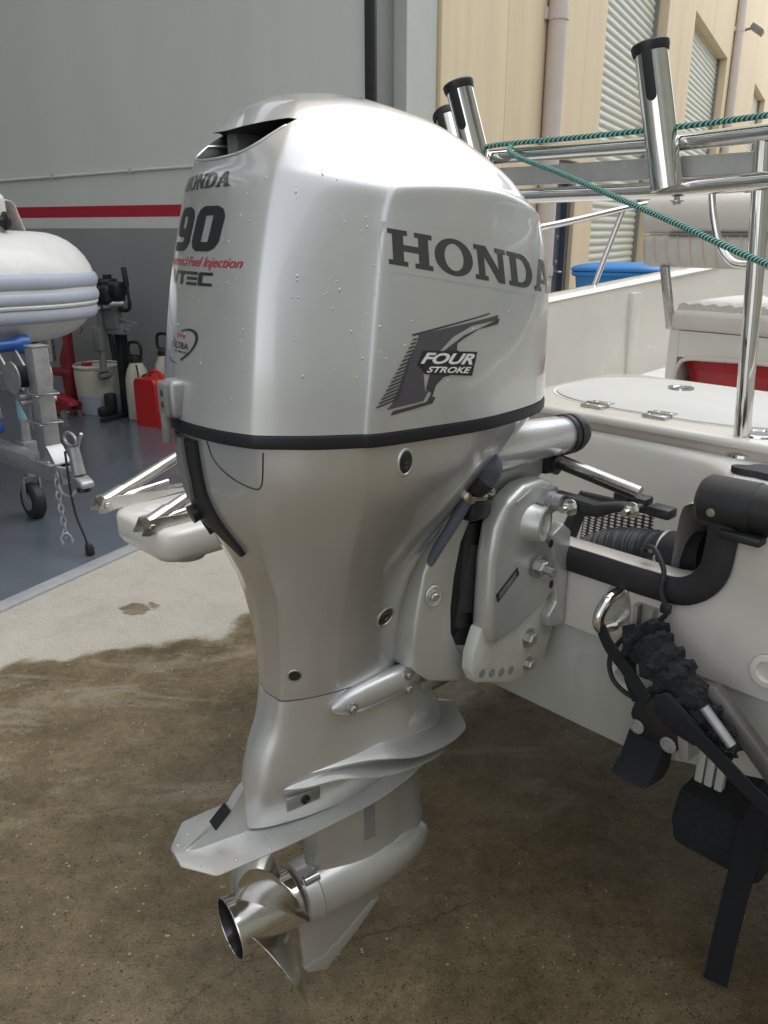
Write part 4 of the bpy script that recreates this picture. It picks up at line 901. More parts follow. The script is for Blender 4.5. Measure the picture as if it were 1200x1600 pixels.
part('platform_base', stack([rrect(.398, .94, -.35, .9, .09, .62), rrect(.398, .94, -.35, .9, .09, 1.087)]), M['gel_warm'], pf, True, 'beige riser under the platform')
def oval(cx, cy, rx, ry, z, n=56, e=2.7):
    return [(cx + rx * math.copysign(abs(math.cos(t)) ** (2 / e), math.cos(t)), cy + ry * math.copysign(abs(math.sin(t)) ** (2 / e), math.sin(t)), z) for t in [2 * math.pi * i / n for i in range(n)]]
HC = (.695, .0)
part('hatch_groove', stack([oval(*HC, .236, .346, 1.1045), oval(*HC, .236, .346, 1.1062), oval(*HC, .231, .341, 1.1062), oval(*HC, .229, .339, 1.1052)], (False, False)), M['stripe_wh'], pf)
ha = part('hatch', stack([oval(*HC, .226, .336, 1.1045), oval(*HC, .226, .336, 1.1085), oval(*HC, .222, .332, 1.1105)], (False, True)), M['nonskid'], pf, True, 'oval non-skid hatch lid', angle=60)
for b in (-.125, .035):
    h = part('hinge', join(bx(.438, .468, b - .028, b + .028, 1.1055, 1.1122, .0006), bx(.470, .50, b - .028, b + .028, 1.1106, 1.1124, .0006), cyl((.469, b - .03, 1.1128), (.469, b + .03, 1.1128), .0026, n=10)), M['steel_dull'], ha)
    for q in (.449, .489):
        for e in (-.016, .016): part('screw', lathe((q, b + e, 1.1124), (0, 0, 1), [(0, .0042), (.0007, .003)], 10), M['steel'], h)
la2 = part('hatch_latch', lathe((.80, -.085, 1.1105), (0, 0, 1), [(0, .034), (.004, .033), (.004, .025), (.001, .022), (.001, .0)], 28), M['steel'], ha)
part('latch_slot', bx(.78, .82, -.096, -.074, 1.1118, 1.1150, .002), M['jamb_dk'], la2)
part('deck_ring', join(lathe((.455, .262, 1.1052), (0, 0, 1), [(0, .040), (.004, .039), (.005, .032), (-.001, .028)], 28, (False, False))), M['steel'], pf)
part('deck_cup', lathe((.455, .262, 1.1055), (0, 0, 1), [(0, .029), (.0012, .028)], 24), M['jamb_dk'], pf)
part('cleat', stack([[(.30 + .03 * math.cos(t) * (1 + .25 * math.cos(3 * t)), .335 + .045 * math.sin(t) * (1 + .25 * math.cos(3 * t)), z) for t in [2 * math.pi * i / 28 for i in range(28)]] for z in (1.067, 1.076, 1.079)]), M['rubber'], boat, True, 'dark rounded deck fitting')
# inner port liner board, seat box, cushion, backrest
part('liner_board', join(bx(1.86, 1.93, -.872, -.845, .70, 1.262, .006)), M['gel'], boat)
sb = part('seat_box', join(bx(1.40, 1.43, -.44, -.405, .62, 1.186), bx(1.40, 1.43, .25, .6, .62, 1.186), bx(1.40, 1.43, -.404, .249, 1.10, 1.186), bx(1.40, 1.43, -.404, .249, .62, .84), bx(1.431, 1.9, -.44, .6, 1.16, 1.186), bx(1.431, 1.9, -.44, -.415, .62, 1.159)), M['gel'], boat, False, 'cream seat base with an open locker')
part('opening_trim', tube(rrect_pts := [(1.397, p[0], p[1]) for p in [(q[1], q[0]) for q in [(z, b) for b, z in [(-.34, 1.10), (-.385, 1.088), (-.402, 1.05), (-.402, .90), (-.385, .855), (-.34, .842), (.19, .842), (.235, .86), (.248, .90), (.248, 1.05), (.235, 1.09), (.19, 1.10)]]]], .007, 8, 3, True), M['vinyl'], sb)
cu = part('cushion', bx(1.385, 1.95, -.435, .6, 1.188, 1.252, .018, 3), M['vinyl'], boat, True, 'cream vinyl seat cushion with ribbed top')
for k in range(20): 
    b = -.41 + k * .052
    part('cushion_rib', tube([(1.42, b, 1.2515), (1.7, b, 1.2535), (1.92, b, 1.2515)], .024, 8, 2, flat=1.0, upv=(0, 0, 1)), M['vinyl'], cu)
def sbk(b0, b1, pts): return prism(pts, (0, b0, 0), (1, 0, 0), (0, 0, 1), (0, b1 - b0, 0), .02, 3)
bk = part('backrest', sbk(-.61, .35, [(1.44, 1.49), (1.435, 1.545), (1.455, 1.595), (1.50, 1.615), (1.56, 1.60), (1.59, 1.54), (1.585, 1.49)]), M['vinyl'], boat, True, 'cream vinyl swing-over backrest')
part('backrest_skirt', sbk(-.60, .34, [(1.455, 1.382), (1.442, 1.43), (1.44, 1.488), (1.58, 1.488), (1.57, 1.385)]), M['vinyl'], bk)
for k in range(22): part('pleat', tube([(1.4475, -.585 + k * .0425, 1.39), (1.4395, -.592 + k * .0425, 1.435), (1.4375, -.598 + k * .0425, 1.482)], .0022, 6, 3), M['gel_warm'], bk)
part('zip_seam', bx(1.435, 1.445, -.5, .3, 1.4855, 1.4915), M['jamb_dk'], bk, False)
part('backrest_post', prism([(-.53, 1.385), (-.50, 1.385), (-.452, 1.18), (-.482, 1.18)], (1.45, 0, 0), (0, 1, 0), (0, 0, 1), (.02, 0, 0), .003), M['steel_dull'], bk)
# stainless side rail
rl = part('side_rail', tube([(.5, -.93, 1.44), (.9, -.93, 1.478), (1.326, -.93, 1.511), (2.02, -.93, 1.60), (2.8, -.91, 1.68), (3.5, -.78, 1.72)], .0125, 14, 6), M['steel'], boat)
part('stanchion', join(cyl((1.86, -.93, 1.575), (1.69, -.93, 1.285), .011, n=14), lathe((1.685, -.93, 1.285), (0, 0, 1), [(0, .033), (.006, .030), (.012, .016)], 20)), M['steel'], rl)
part('stanchion', join(cyl((.52, -.93, 1.442), (.5, -.93, 1.205), .011, n=14), lathe((.495, -.93, 1.205), (0, 0, 1), [(0, .033), (.006, .030), (.012, .016)], 20)), M['steel'], rl)
part('rail_socket', join(lathe((2.46, -.93, 1.335), (0, 0, 1), [(0, .035), (.006, .03), (.01, .015), (.03, .013)], 20), ball((2.43, -.93, 1.36), .02), ball((2.50, -.93, 1.36), .02)), M['steel_dull'], boat)
# fittings on the transom
ub = part('tow_eye', tube([(-.004, .238, .893), (-.035, .236, .888), (-.058, .233, .862), (-.050, .232, .836), (-.004, .232, .824)], .0105, 14, 5), M['steel'], boat, True, 'stainless tie-down eye on the transom')
part('eye_plate', join(stack([[(-.004 + k, .236 + .026 * math.cos(t), .858 + .052 * math.sin(t)) for t in [2 * math.pi * i / 24 for i in range(24)]] for k in (.003, -.0)])), M['steel_dull'], ub)
part('guide_channel', join(bx(-.018, -.001, .275, .283, .79, .885), bx(-.018, -.001, .303, .311, .79, .885), bx(-.005, -.001, .284, .302, .79, .885)), M['alu_raw'], boat, False)
for (b, z) in ((.505, .842), (.258, .727)):
    dp = part('drain_fitting', lathe((-.002 if z > .79 else .008, b, z), (-1, 0, 0), [(0, .028), (.004, .027), (.005, .018), (-.006, .014)], 28, (False, False)), M['gel'], boat)
    part('drain_hole', lathe((.006 if z > .79 else .016, b, z), (-1, 0, 0), [(0, .0165), (.004, .015)], 20), M['gel_low'], dp)
tdz = part('transducer_bracket', join(prism([(.302, .69), (.312, .735), (.345, .745), (.395, .725), (.41, .68), (.395, .655), (.33, .655)], (.005, 0, 0), (0, 1, 0), (0, 0, 1), (-.052, 0, 0), .008)), M['black'], boat, True, 'black transducer bracket with two round bolt heads')
part('bolt', lathe((-.048, .322, .676), (-1, 0, 0), [(0, .0135), (.003, .0135), (.0035, .009), (.002, .008), (.002, 0)], 20), M['galv'], tdz)
part('bolt', lathe((-.048, .382, .668), (-1, 0, 0), [(0, .0145), (.003, .0145), (.0035, .009), (.002, .008), (.002, 0)], 20), M['galv'], tdz)
part('transducer', prism([(-.098, .594), (-.03, .582), (-.006, .60), (-.006, .665), (-.042, .660), (-.066, .618)], (0, .302, 0), (1, 0, 0), (0, 0, 1), (0, .072, 0), .007), M['strap'], tdz, True, 'wedge-shaped black transducer foot')
part('bracket_tab', prism([(.395, .72), (.415, .725), (.425, .66), (.408, .655)], (-.02, 0, 0), (0, 1, 0), (0, 0, 1), (-.04, 0, 0), .003), M['galv'], tdz)
for k, (b, h) in enumerate(((.415, .088), (.432, .075), (.45, .06))): part('strake', prism([(.0, .592), (.0, .592 + h + .03), (-.012, .592 + h), (-.016, .590)], (.012, b, 0), (1, 0, 0), (0, 0, 1), (0, .014, 0), .002), M['gel_low'], boat)
cb = part('cable', tube([(.03, .255, .972), (.01, .285, .985), (-.018, .322, .962), (-.026, .325, .930), (-.024, .338, .892), (-.026, .318, .868), (-.028, .290, .845), (-.03, .262, .812), (-.03, .246, .770), (-.03, .256, .735), (-.035, .285, .722), (-.04, .318, .722)], .0045, 10, 6), M['rubber'], boat, True, 'thin black cable looping down the transom')
part('cable_clip', join(box((-.022, .335, .899), (.012, .018, .016), .003), box((.028, .268, .968), (.02, .02, .008), .002)), M['rubber'], cb)
# port-side boarding platform with folded ladder
sp = part('boarding_platform', stack([rrect(-.375, .0, -.945, -.69, .045, .772), rrect(-.385, .0, -.955, -.68, .05, .790), rrect(-.385, .0, -.955, -.68, .05, .836), rrect(-.380, .0, -.95, -.685, .048, .845), rrect(-.365, .0, -.935, -.70, .04, .850)]), M['gel'], boat, True, 'small white boarding platform with folded stainless ladder', angle=60)
part('drain_cap', lathe((-.30, -.74, .773), (0, 0, -1), [(0, .045), (.012, .043), (.014, .038)], 24), M['gel_low'], sp)
part('tread_inset', stack([rrect(-.33, -.03, -.90, -.735, .03, .8497), rrect(-.33, -.03, -.90, -.735, .03, .8512)]), M['gel'], sp)
for b in (-.965, -.745):
    lad = part('ladder_arm', join(cyl((-.392, b, .862), (-.10, b - .085, .925), .0155, n=16), cyl((-.392, b, .862), (-.33, b - .018, .8755), .0185, n=16)), M['steel'], sp)
    part('hinge_plate', join(prism([(-.418, .845), (-.40, .876), (-.37, .878), (-.15, .858), (-.15, .852), (-.37, .845), (-.40, .84)], (0, b + .017, 0), (1, 0, 0), (0, 0, 1), (0, .004, 0)), prism([(-.418, .845), (-.40, .876), (-.37, .878), (-.15, .858), (-.15, .852), (-.37, .845), (-.40, .84)], (0, b - .023, 0), (1, 0, 0), (0, 0, 1), (0, .004, 0))), M['steel_dull'], lad)
    part('hinge_bolt', bolt((-.392, b + .021, .860), (0, 1, 0), .009, .006), M['steel_dull'], lad)
    part('arm_stay', cyl((-.36, b, .866), (-.2, b - .02, .872), .008, n=10), M['steel'], lad)
# things lying in the outboard well
def perf():
    m = mat('perforated black sheet', (.02, .02, .022), .45); nt = m.node_tree; N, L = nt.nodes, nt.links
    tc = N.new('ShaderNodeTexCoord'); mp = N.new('ShaderNodeMapping'); mp.inputs['Scale'].default_value = (95, 95, 95); L.new(tc.outputs['UV'], mp.inputs[0])
    v = N.new('ShaderNodeTexVoronoi'); v.voronoi_dimensions = '2D'; v.inputs['Scale'].default_value = 1; v.inputs['Randomness'].default_value = 0; L.new(mp.outputs[0], v.inputs['Vector'])
    lt = N.new('ShaderNodeMath'); lt.operation = 'LESS_THAN'; lt.inputs[1].default_value = .33; L.new(v.outputs['Distance'], lt.inputs[0])
    tr_ = N.new('ShaderNodeBsdfTransparent'); mx = N.new('ShaderNodeMixShader'); L.new(lt.outputs[0], mx.inputs[0]); L.new(N['Principled BSDF'].outputs[0], mx.inputs[1]); L.new(tr_.outputs[0], mx.inputs[2])
    L.new(mx.outputs[0], N['Material Output'].inputs['Surface']); return m
M['perf'] = perf()
bsk = thing('mesh_basket', 'black perforated cage lying in the outboard well', 'cage', FB, (.2, .12, .79))
pm = part('mesh_panel', ([(.23, .012, .955), (.16, .205, .985), (.14, .215, .86), (.20, .02, .85)], [(0, 1, 2, 3)]), M['perf'], bsk, False, 'perforated black sheet')
uv = pm.data.uv_layers.new(name='UVMap')
for i, c in enumerate(((0, .11), (.205, .11), (.205, 0), (0, 0))): uv.data[i].uv = c
part('frame', join(tube([(.235, .005, .965), (.162, .21, .995)], .009, 8), tube([(.235, .005, .965), (.21, -.02, .84)], .016, 8), tube([(.205, -.03, .86), (.24, .0, .97)], .010, 8)), M['black'], bsk)
part('frame', join(bx(.165, .20, .11, .18, .995, 1.012, .004), bx(.155, .19, .19, .235, .985, 1.005, .004), bx(.15, .175, .135, .15, .99, 1.03, .003)), M['black'], bsk)
hz = thing('cable_hose', 'grey ribbed rigging hose with a black rubber boot in the outboard well', 'hose', FB, (.15, .2, .8))
path = crv([(.16, .03, .845), (.155, .085, .885), (.15, .14, .912), (.145, .20, .925), (.14, .235, .928)], 24)
part('ribbed_hose', tube(path, [.026 + .006 * (i % 2) + .010 * i / 60 for i in range(57)], 20), M['hose_grey'], hz, True, angle=80)
part('boot', tube([(.14, .232, .928), (.138, .25, .93), (.135, .30, .937), (.132, .335, .945)], [.039, .043, .047, .050], 24, 4), M['rubber'], hz)
part('zip_tie', lathe((.1395, .243, .929), (-.02, 1, .05), [(0, .042), (.001, .0445), (.007, .0445), (.008, .042)], 24), M['alu'], hz)
rt = thing('storage_tub', 'red plastic tub inside the seat locker', 'tub', FB, (1.65, -.1, .62))
part('tub', stack([rrect(1.47, 1.85, -.38, .22, .05, .66), rrect(1.455, 1.87, -.40, .235, .05, 1.04), rrect(1.45, 1.875, -.405, .24, .05, 1.055)]), M['red'], rt)
part('lid', stack([rrect(1.445, 1.88, -.408, .244, .05, 1.056), rrect(1.445, 1.88, -.408, .244, .05, 1.090), rrect(1.46, 1.86, -.395, .23, .05, 1.105)]), M['red'], rt)

# ------------------------------------------------------------------ stainless rod rack over the stern
rk = thing('rod_rack', 'polished stainless rod rack standing over the stern of the boat', 'rod rack', FB, (.42, 0, 1.066))
part('post', tube([(.42, .245, 1.066), (.42, .232, 1.25), (.42, .222, 1.42), (.415, .210, 1.60), (.41, .208, 1.66)], .0165, 16, 5), M['steel'], rk)
part('post', tube([(.42, -.60, 1.066), (.42, -.60, 1.4), (.42, -.60, 1.66)], .0165, 16, 5), M['steel'], rk)
part('post_foot', lathe((.42, .247, 1.066), (0, 0, 1), [(0, .034), (.006, .032), (.012, .019)], 20), M['steel'], rk)
part('top_tube', tube([(.42, -.62, 1.660), (.42, -.45, 1.664), (.42, -.2, 1.664), (.42, .0, 1.664), (.418, .10, 1.666), (.405, .20, 1.668), (.38, .32, 1.669), (.35, .62, 1.668)], .0165, 18, 6), M['steel'], rk)
part('lower_tube', tube([(.42, -.62, 1.572), (.42, -.3, 1.575), (.42, .0, 1.578), (.418, .10, 1.582), (.405, .20, 1.586), (.38, .32, 1.588), (.35, .62, 1.588)], .0165, 18, 6), M['steel'], rk)
part('board_bar', bx(.425, .455, -.62, .62, 1.600, 1.640, .002), M['bar'], rk, False, 'flat brushed aluminium bar')
part('brace', tube([(.42, .115, 1.575), (.42, .128, 1.52), (.42, .150, 1.465), (.42, .178, 1.44), (.42, .214, 1.436)], .0075, 12, 5), M['steel'], rk)
part('bolt', join(cyl((.42, .045, 1.572), (.42, .045, 1.548), .006, n=10), bolt((.42, .045, 1.556), (0, 0, -1), .009, .008)), M['steel_dull'], rk)
def rodholder(b0, z0, b1, z1, d0, d1, lab):
    p0, p1 = Vector((d0, b0, z0)), Vector((d1, b1, z1)); ax_ = (p1 - p0); L_ = ax_.length
    h = part('rod_holder', lathe(p0, ax_, [(.0, .0295), (0, .031), (L_ - .012, .031), (L_ - .004, .0325), (L_, .033), (L_, .027), (L_ - .1, .0265)], 36, (True, False)), M['steel'], rk, True, lab)
    x, y, dd = frame_of(ax_)
    part('rim', lathe(p0, ax_, [(L_ - .012, .0335), (L_ - .004, .0358), (L_ + .004, .0362), (L_ + .007, .034), (L_ + .006, .027), (L_ - .03, .026)], 36, (False, False)), M['black'], h)
    part('bore', lathe(p0 + dd * (L_ - .06), dd, [(0, .026), (.001, .0)], 24), M['dark'], h)
    # slot down the aft side
    aft = Vector((-1, .22, 0)); aft = (aft - dd * aft.dot(dd)).normalized(); sdv = dd.cross(aft)
    poly = [(-.0095, 0), (.0095, 0), (.0095, -.095)] + [(.0095 * math.cos(R(a)), -.095 - .0095 * math.sin(R(a))) for a in (30, 60, 90, 120, 150)] + [(-.0095, -.095)]
    part('slot', prism(poly, p0 + dd * (L_ + .004) + aft * .026, sdv, dd, aft * .0085, .0008), M['dark'], h)
rodholder(.036, 1.578, -.022, 1.834, .392, .378, 'nearest rod holder, beside the post')
rodholder(-.436, 1.60, -.503, 1.818, .392, .37, 'rod holder rising over the engine cover')
rodholder(-.545, 1.60, -.655, 1.778, .45, .50, 'rod holder leaning furthest to port')
ro = solo('mooring_rope', join(tube([(.40, -.47, 1.683), (.395, -.40, 1.687), (.40, -.2, 1.688), (.40, .0, 1.690), (.398, .10, 1.692), (.385, .20, 1.694), (.36, .32, 1.695), (.33, .62, 1.69)], 0.0056, 10, 6),
     tube([(.415, -.47, 1.64), (.385, -.485, 1.66), (.40, -.47, 1.683), (.44, -.465, 1.66), (.42, -.46, 1.64)], 0.0056, 10, 5),
     tube([(.40, -.36, 1.687), (.37, -.345, 1.668), (.31, -.17, 1.615), (.25, .0, 1.563), (.185, .18, 1.508), (.12, .365, 1.450), (.0, .60, 1.41), (-.02, .95, 1.36)], 0.0056, 10, 6)), M['teal'],
     'teal braided rope tied along the rod rack and slanting down to the right', 'rope', FB, (.4, -.4, 1.6))

# ------------------------------------------------------------------ the boat's own trailer, guide arm and strap
bt_ = thing('boat_trailer', 'dark boat trailer under the cream hull with carpeted bunk and guide arm', 'trailer', FB, (.5, .4, 0))
part('bunk', prism([(.22, .30), (.245, .37), (1.2, .40), (3.6, .50), (3.6, .40), (1.2, .28), (.25, .225)], (0, .285, 0), (1, 0, 0), (0, 0, 1), (0, .19, 0), .015, 3), M['carpet'], bt_, True, 'charcoal carpeted bunk')
part('bunk', prism([(.92, .345), (.94, .39), (1.2, .40), (3.6, .50), (3.6, .40), (1.2, .28), (.95, .27)], (0, -.475, 0), (1, 0, 0), (0, 0, 1), (0, .19, 0), .015, 3), M['carpet'], bt_)
part('cross_beam', bx(.62, .70, -.9, .9, .20, .275, .006), M['galv'], bt_)
part('side_beam', bx(.3, 4.6, .62, .70, .12, .198, .006), M['galv'], bt_); part('side_beam', bx(.3, 4.6, -.70, -.62, .12, .198, .006), M['galv'], bt_)
for s in (-1, 1):
    part('bunk_post', bx(.63, .69, s * .38 - .03, s * .38 + .03, .276, .33), M['galv'], bt_)
    wl_ = part('wheel', lathe((1.6, s * .82, .27), (0, s, 0), [(0, .16), (0, .24), (.03, .27), (.14, .27), (.17, .24), (.17, .16)], 36), M['rubber'], bt_)
    part('rim', lathe((1.6, s * .85, .27), (0, s, 0), [(.0, .165), (.06, .155), (.09, .06), (.12, .05), (.12, 0)], 28), M['galv'], wl_)
    part('axle', cyl((1.6, s * .62, .27), (1.6, s * .86, .27), .025), M['galv'], bt_)
part('guide_arm', join(prism([(.425, .815), (.455, .822), (.58, .712), (.72, .56), (.72, .20), (.69, .20), (.69, .54), (.56, .69), (.49, .755), (.45, .79)], (-.075, 0, 0), (0, 1, 0), (0, 0, 1), (.022, 0, 0), .003), bx(-.07, .7, .69, .72, .185, .215)), M['arm_steel'], bt_, True, 'weathered steel guide arm')
part('arm_pin', join(cyl((-.105, .455, .80), (-.105, .505, .755), .008, n=12)), M['galv'], bt_)
slv_pts = crv([(-.045, .318, .848), (-.055, .338, .838), (-.065, .37, .815), (-.072, .41, .792), (-.078, .45, .762), (-.08, .475, .735), (-.08, .488, .71)], 8)
sr_ = []
for i in range(len(slv_pts)): sr_.append(.031 + .010 * math.sin(math.pi * min(1, i / 30)) + .0065 * math.sin(i * 1.05) * (1 if i % 3 else -.4) + (.013 if i < 4 else 0) - (.014 * max(0, i - 40) / 9))
V, F = tube(slv_pts, sr_, 28); rnd = random.Random(5)
V = [(-.065 + (x + .065) * .62 + rnd.uniform(-.004, .004), y + rnd.uniform(-.004, .004), z + rnd.uniform(-.004, .004)) for x, y, z in V]
part('carpet_sleeve', (V, F), M['carpet'], bt_, True, 'charcoal carpet wrapped round the guide arm', angle=28)
part('bracket_plate', prism([(.372, .785), (.395, .800), (.462, .757), (.468, .742), (.45, .727), (.405, .735), (.378, .755)], (-.100, 0, 0), (0, 1, 0), (0, 0, 1), (-.010, 0, 0), .004), M['strap'], bt_)
def ribbon(pts, wv, th, sub=6):
    P = [Vector(p) for p in crv(pts, sub)]; wv = Vector(wv); V, F = [], []
    for i, p in enumerate(P):
        d = (P[min(i + 1, len(P) - 1)] - P[max(i - 1, 0)]).normalized(); n = d.cross(wv).normalized()
        for a, b in ((-1, -1), (1, -1), (1, 1), (-1, 1)): V.append(tuple(p + wv * (a * .5) + n * (b * th * .5)))
    for i in range(len(P) - 1):
        for k in range(4): F.append((i * 4 + k, i * 4 + (k + 1) % 4, (i + 1) * 4 + (k + 1) % 4, (i + 1) * 4 + k))
    F += [(3, 2, 1, 0), tuple(len(V) - 4 + k for k in range(4))]
    return V, F
st = thing('tie_down_strap', 'black webbing strap from the transom eye, its tail hanging to the ground', 'strap', FB, (0, .5, 0))
part('webbing', ribbon([(-.05, .233, .838), (-.062, .26, .815), (-.075, .30, .795), (-.10, .36, .765)], (0, .010, .022), .004), M['strap'], st)
part('webbing', ribbon([(-.02, .27, .845), (-.035, .285, .80), (-.05, .30, .765), (-.07, .33, .74)], (.004, .02, .01), .004), M['strap'], st)
part('webbing', ribbon([(-.118, .43, .765), (-.112, .48, .735), (-.10, .54, .69), (-.085, .60, .65), (-.06, .66, .60)], (0, .016, .020), .004), M['strap'], st)
part('webbing_tail', ribbon([(.10, .53, .615), (.135, .50, .52), (.160, .475, .42), (.166, .464, .30), (.160, .458, .15), (.166, .452, .02)], (.010, .046, 0), .004), M['strap'], st, True, 'loose end of the strap hanging down')

# ------------------------------------------------------------------ small trailer in the workshop
tl = thing('small_trailer', 'galvanised single-axle trailer under the inflatable boat', 'trailer', FT, (-.5, 0, 0))
part('drawbar', bx(-3.0, -.12, -.045, .045, .335, .425, .006), M['galv'], tl)
cpl = part('coupling', join(bx(-.20, -.03, -.035, .035, .37, .425, .01), prism([(-.06, .40), (.0, .395), (.045, .375), (.05, .345), (-.06, .345)], (0, -.035, 0), (1, 0, 0), (0, 0, 1), (0, .07, 0), .012, 3), cyl((-.03, 0, .40), (-.055, 0, .53), .032, .026, n=18)), M['galv'], tl, True, 'cast tow coupling with ring handle')
part('ring_handle', tube([(-.055 + .055 * math.cos(t) - .02, .0, .565 + .032 * math.sin(t)) for t in [2 * math.pi * i / 14 for i in range(14)]], .007, 8, 2, True), M['galv'], cpl)
part('brake_lever', tube([(-.06, .02, .50), (-.03, .02, .56), (.0, .02, .60)], .008, 8, 3), M['galv'], cpl)
part('ball_socket', lathe((.0, 0, .345), (0, 0, -1), [(0, .032), (.02, .034), (.022, .02)], 18), M['decal_dark'], cpl)
wp = part('winch_post', bx(-.325, -.245, -.04, .04, .426, .98, .005), M['galv'], tl)
part('post_cap', bx(-.328, -.242, -.043, .043, .9805, .988, .002), M['galv'], wp)
part('post_gusset', prism([(-.244, .427), (-.17, .427), (-.175, .436), (-.228, .50), (-.244, .51)], (0, -.04, 0), (1, 0, 0), (0, 0, 1), (0, .08, 0)), M['galv'], wp)
part('base_plate', join(bx(-.36, -.16, -.075, .075, .4255, .433, .002)), M['galv'], wp)
for z in (.62, .76): part('u_bolt', tube([(-.36, -.055, z), (-.235, -.055, z), (-.235, .055, z), (-.36, .055, z)], .007, 8), M['galv'], wp)
for (x, y) in ((-.20, -.06), (-.20, .06), (-.34, -.06)): part('bolt', bolt((x, y, .433), (0, 0, 1), .012, .012), M['galv'], wp)
wc = part('winch_arm', join(prism([(-.33, .58), (-.33, .78), (-.40, .76), (-.52, .86), (-.60, .94), (-.63, .90), (-.50, .76), (-.40, .66)], (0, -.05, 0), (1, 0, 0), (0, 0, 1), (0, .012, 0), .003), prism([(-.33, .58), (-.33, .78), (-.40, .76), (-.52, .86), (-.60, .94), (-.63, .90), (-.50, .76), (-.40, .66)], (0, .04, 0), (1, 0, 0), (0, 0, 1), (0, .012, 0), .003)), M['galv'], tl)
dr = part('winch_drum', cyl((-.40, -.075, .83), (-.40, .075, .83), .052, n=24), M['carpet'], wc, True, 'winch drum of dark webbing')
for y in (-.085, .078): part('drum_cheek', lathe((-.40, y, .83), (0, 1, 0), [(0, .078), (.007, .078)], 28), M['galv'], dr)
part('cross_bar', join(cyl((-.335, -.09, .715), (-.335, .09, .715), .014, n=12), cyl((-.335, -.09, .745), (-.335, .09, .745), .012, n=12)), M['galv'], wc)
bw = part('bow_roller', lathe((-.62, -.13, .955), (0, 1, 0), [(0, .03), (.01, .048), (.05, .05), (.09, .032), (.17, .032), (.21, .05), (.25, .048), (.26, .03)], 24), M['blue_roll'], wc, True, 'blue plastic bow roller')
part('side_roller', lathe((-.78, -.10, .52), (0, 1, 0), [(0, .03), (.02, .04), (.08, .04), (.1, .03)], 20), M['blue_roll'], tl)
jw = part('jockey_leg', join(cyl((-.72, .09, .24), (-.70, .085, .78), .026, n=18), cyl((-.70, .085, .78), (-.698, .084, .82), .018, n=14), bx(-.76, -.66, .045, .12, .38, .44, .004)), M['galv'], tl)
part('label_sticker', cyl((-.7085, .0875, .56), (-.7035, .0862, .66), .0268, n=18), M['sticker'], jw)
part('leg_handle', tube([(-.70, .085, .81), (-.70, -.12, .815), (-.70, -.12, .80)], .006, 8), M['galv'], jw)
part('clamp_handle', join(tube([(-.64, .13, .47), (-.60, .14, .44), (-.55, .14, .46)], .008, 8, 3), tube([(-.64, .13, .47), (-.62, .15, .52)], .007, 8)), M['steel_dull'], jw)
ty = part('jockey_wheel', lathe((-.725, .05, .10), (0, 1, 0), [(0, .055), (.004, .088), (.015, .1), (.055, .1), (.066, .088), (.07, .055)], 30), M['rubber'], tl)
part('rim', lathe((-.725, .045, .10), (0, 1, 0), [(0, .02), (.006, .056), (.074, .056), (.08, .02)], 20), M['galv'], ty)
part('fork', join(bx(-.74, -.71, .035, .045, .10, .24), bx(-.74, -.71, .125, .135, .10, .24), bx(-.74, -.71, .035, .135, .235, .245)), M['galv'], ty)
def chain(pts, name, r=.0045, link=.042):
    P = crv(pts, 10); L_ = [0]
    for a, b in zip(P, P[1:]): L_.append(L_[-1] + float(np.linalg.norm(np.array(b) - np.array(a))))
    n = max(2, int(L_[-1] / (link * .72))); root = None
    for k in range(n):
        s = (k + .5) * L_[-1] / n; c = Vector([float(np.interp(s, L_, [p[i] for p in P])) for i in range(3)]); c2 = Vector([float(np.interp(min(s + .01, L_[-1]), L_, [p[i] for p in P])) for i in range(3)])
        d = (c2 - c).normalized() if (c2 - c).length > 1e-6 else Vector((0, 0, -1)); x, y, d = frame_of(d); sx = x if k % 2 else y
        loop = [tuple(c + d * (link * .5 * math.cos(t)) + sx * (link * .3 * math.sin(t))) for t in [2 * math.pi * i / 10 for i in range(10)]]
        part(name, tube(loop, r, 6, 0, True), M['galv'], tl)
chain([(-.13, -.06, .40), (-.12, -.07, .30), (-.10, -.075, .20), (-.085, -.08, .09)], 'chain_link')
part('shackle', tube([(-.08, -.10, .06), (-.09, -.10, .09), (-.085, -.08, .11), (-.08, -.06, .09), (-.07, -.055, .06)], .007, 8, 4), M['galv'], tl)
chain([(-.62, -.09, .90), (-.60, -.11, .80), (-.56, -.12, .72), (-.54, -.10, .62)], 'chain_link')
part('safety_loop', tube([(-.14, -.05, .36), (-.10, -.06, .31), (-.04, -.05, .30), (-.02, -.03, .33)], .007, 8, 4), M['galv'], tl)
lp = part('light_cable', tube([(-.05, -.045, .52), (-.04, -.05, .42), (-.035, -.05, .30), (-.02, -.045, .20), (.005, -.03, .10), (.015, -.025, .06)], .006, 8, 5), M['rubber'], tl)
part('plug', join(box((.018, -.022, .035), (.035, .03, .055), .006), box((.03, -.015, .03), (.02, .02, .04), .004)), M['rubber'], lp)

# ------------------------------------------------------------------ inflatable tender on that trailer
tn = thing('inflatable_boat', 'white inflatable dinghy with grey-blue rubbing strips, bow out, in the workshop', 'dinghy', FT, (-1.5, 0, .8))
half = [(-3.2, .50, 1.20), (-2.2, .50, 1.20), (-1.4, .50, 1.20), (-1.13, .49, 1.205), (-.95, .40, 1.21), (-.86, .23, 1.215)]
tp = half + [(-.84, 0, 1.22)] + [(p[0], -p[1], p[2]) for p in half[::-1]]
part('buoyancy_tube', tube(tp, .285, 32, 8, upv=(0, 0, 1)), M['hyp'], tn)
def offs(o, dz):
    out = []
    for i, p in enumerate(tp):
        a = Vector(tp[max(i - 1, 0)]); b = Vector(tp[min(i + 1, len(tp) - 1)]); d = (b - a).normalized(); n = Vector((0, 0, 1)).cross(d).normalized()
        out.append((p[0] + n.x * o, p[1] + n.y * o, p[2] + dz))
    return out
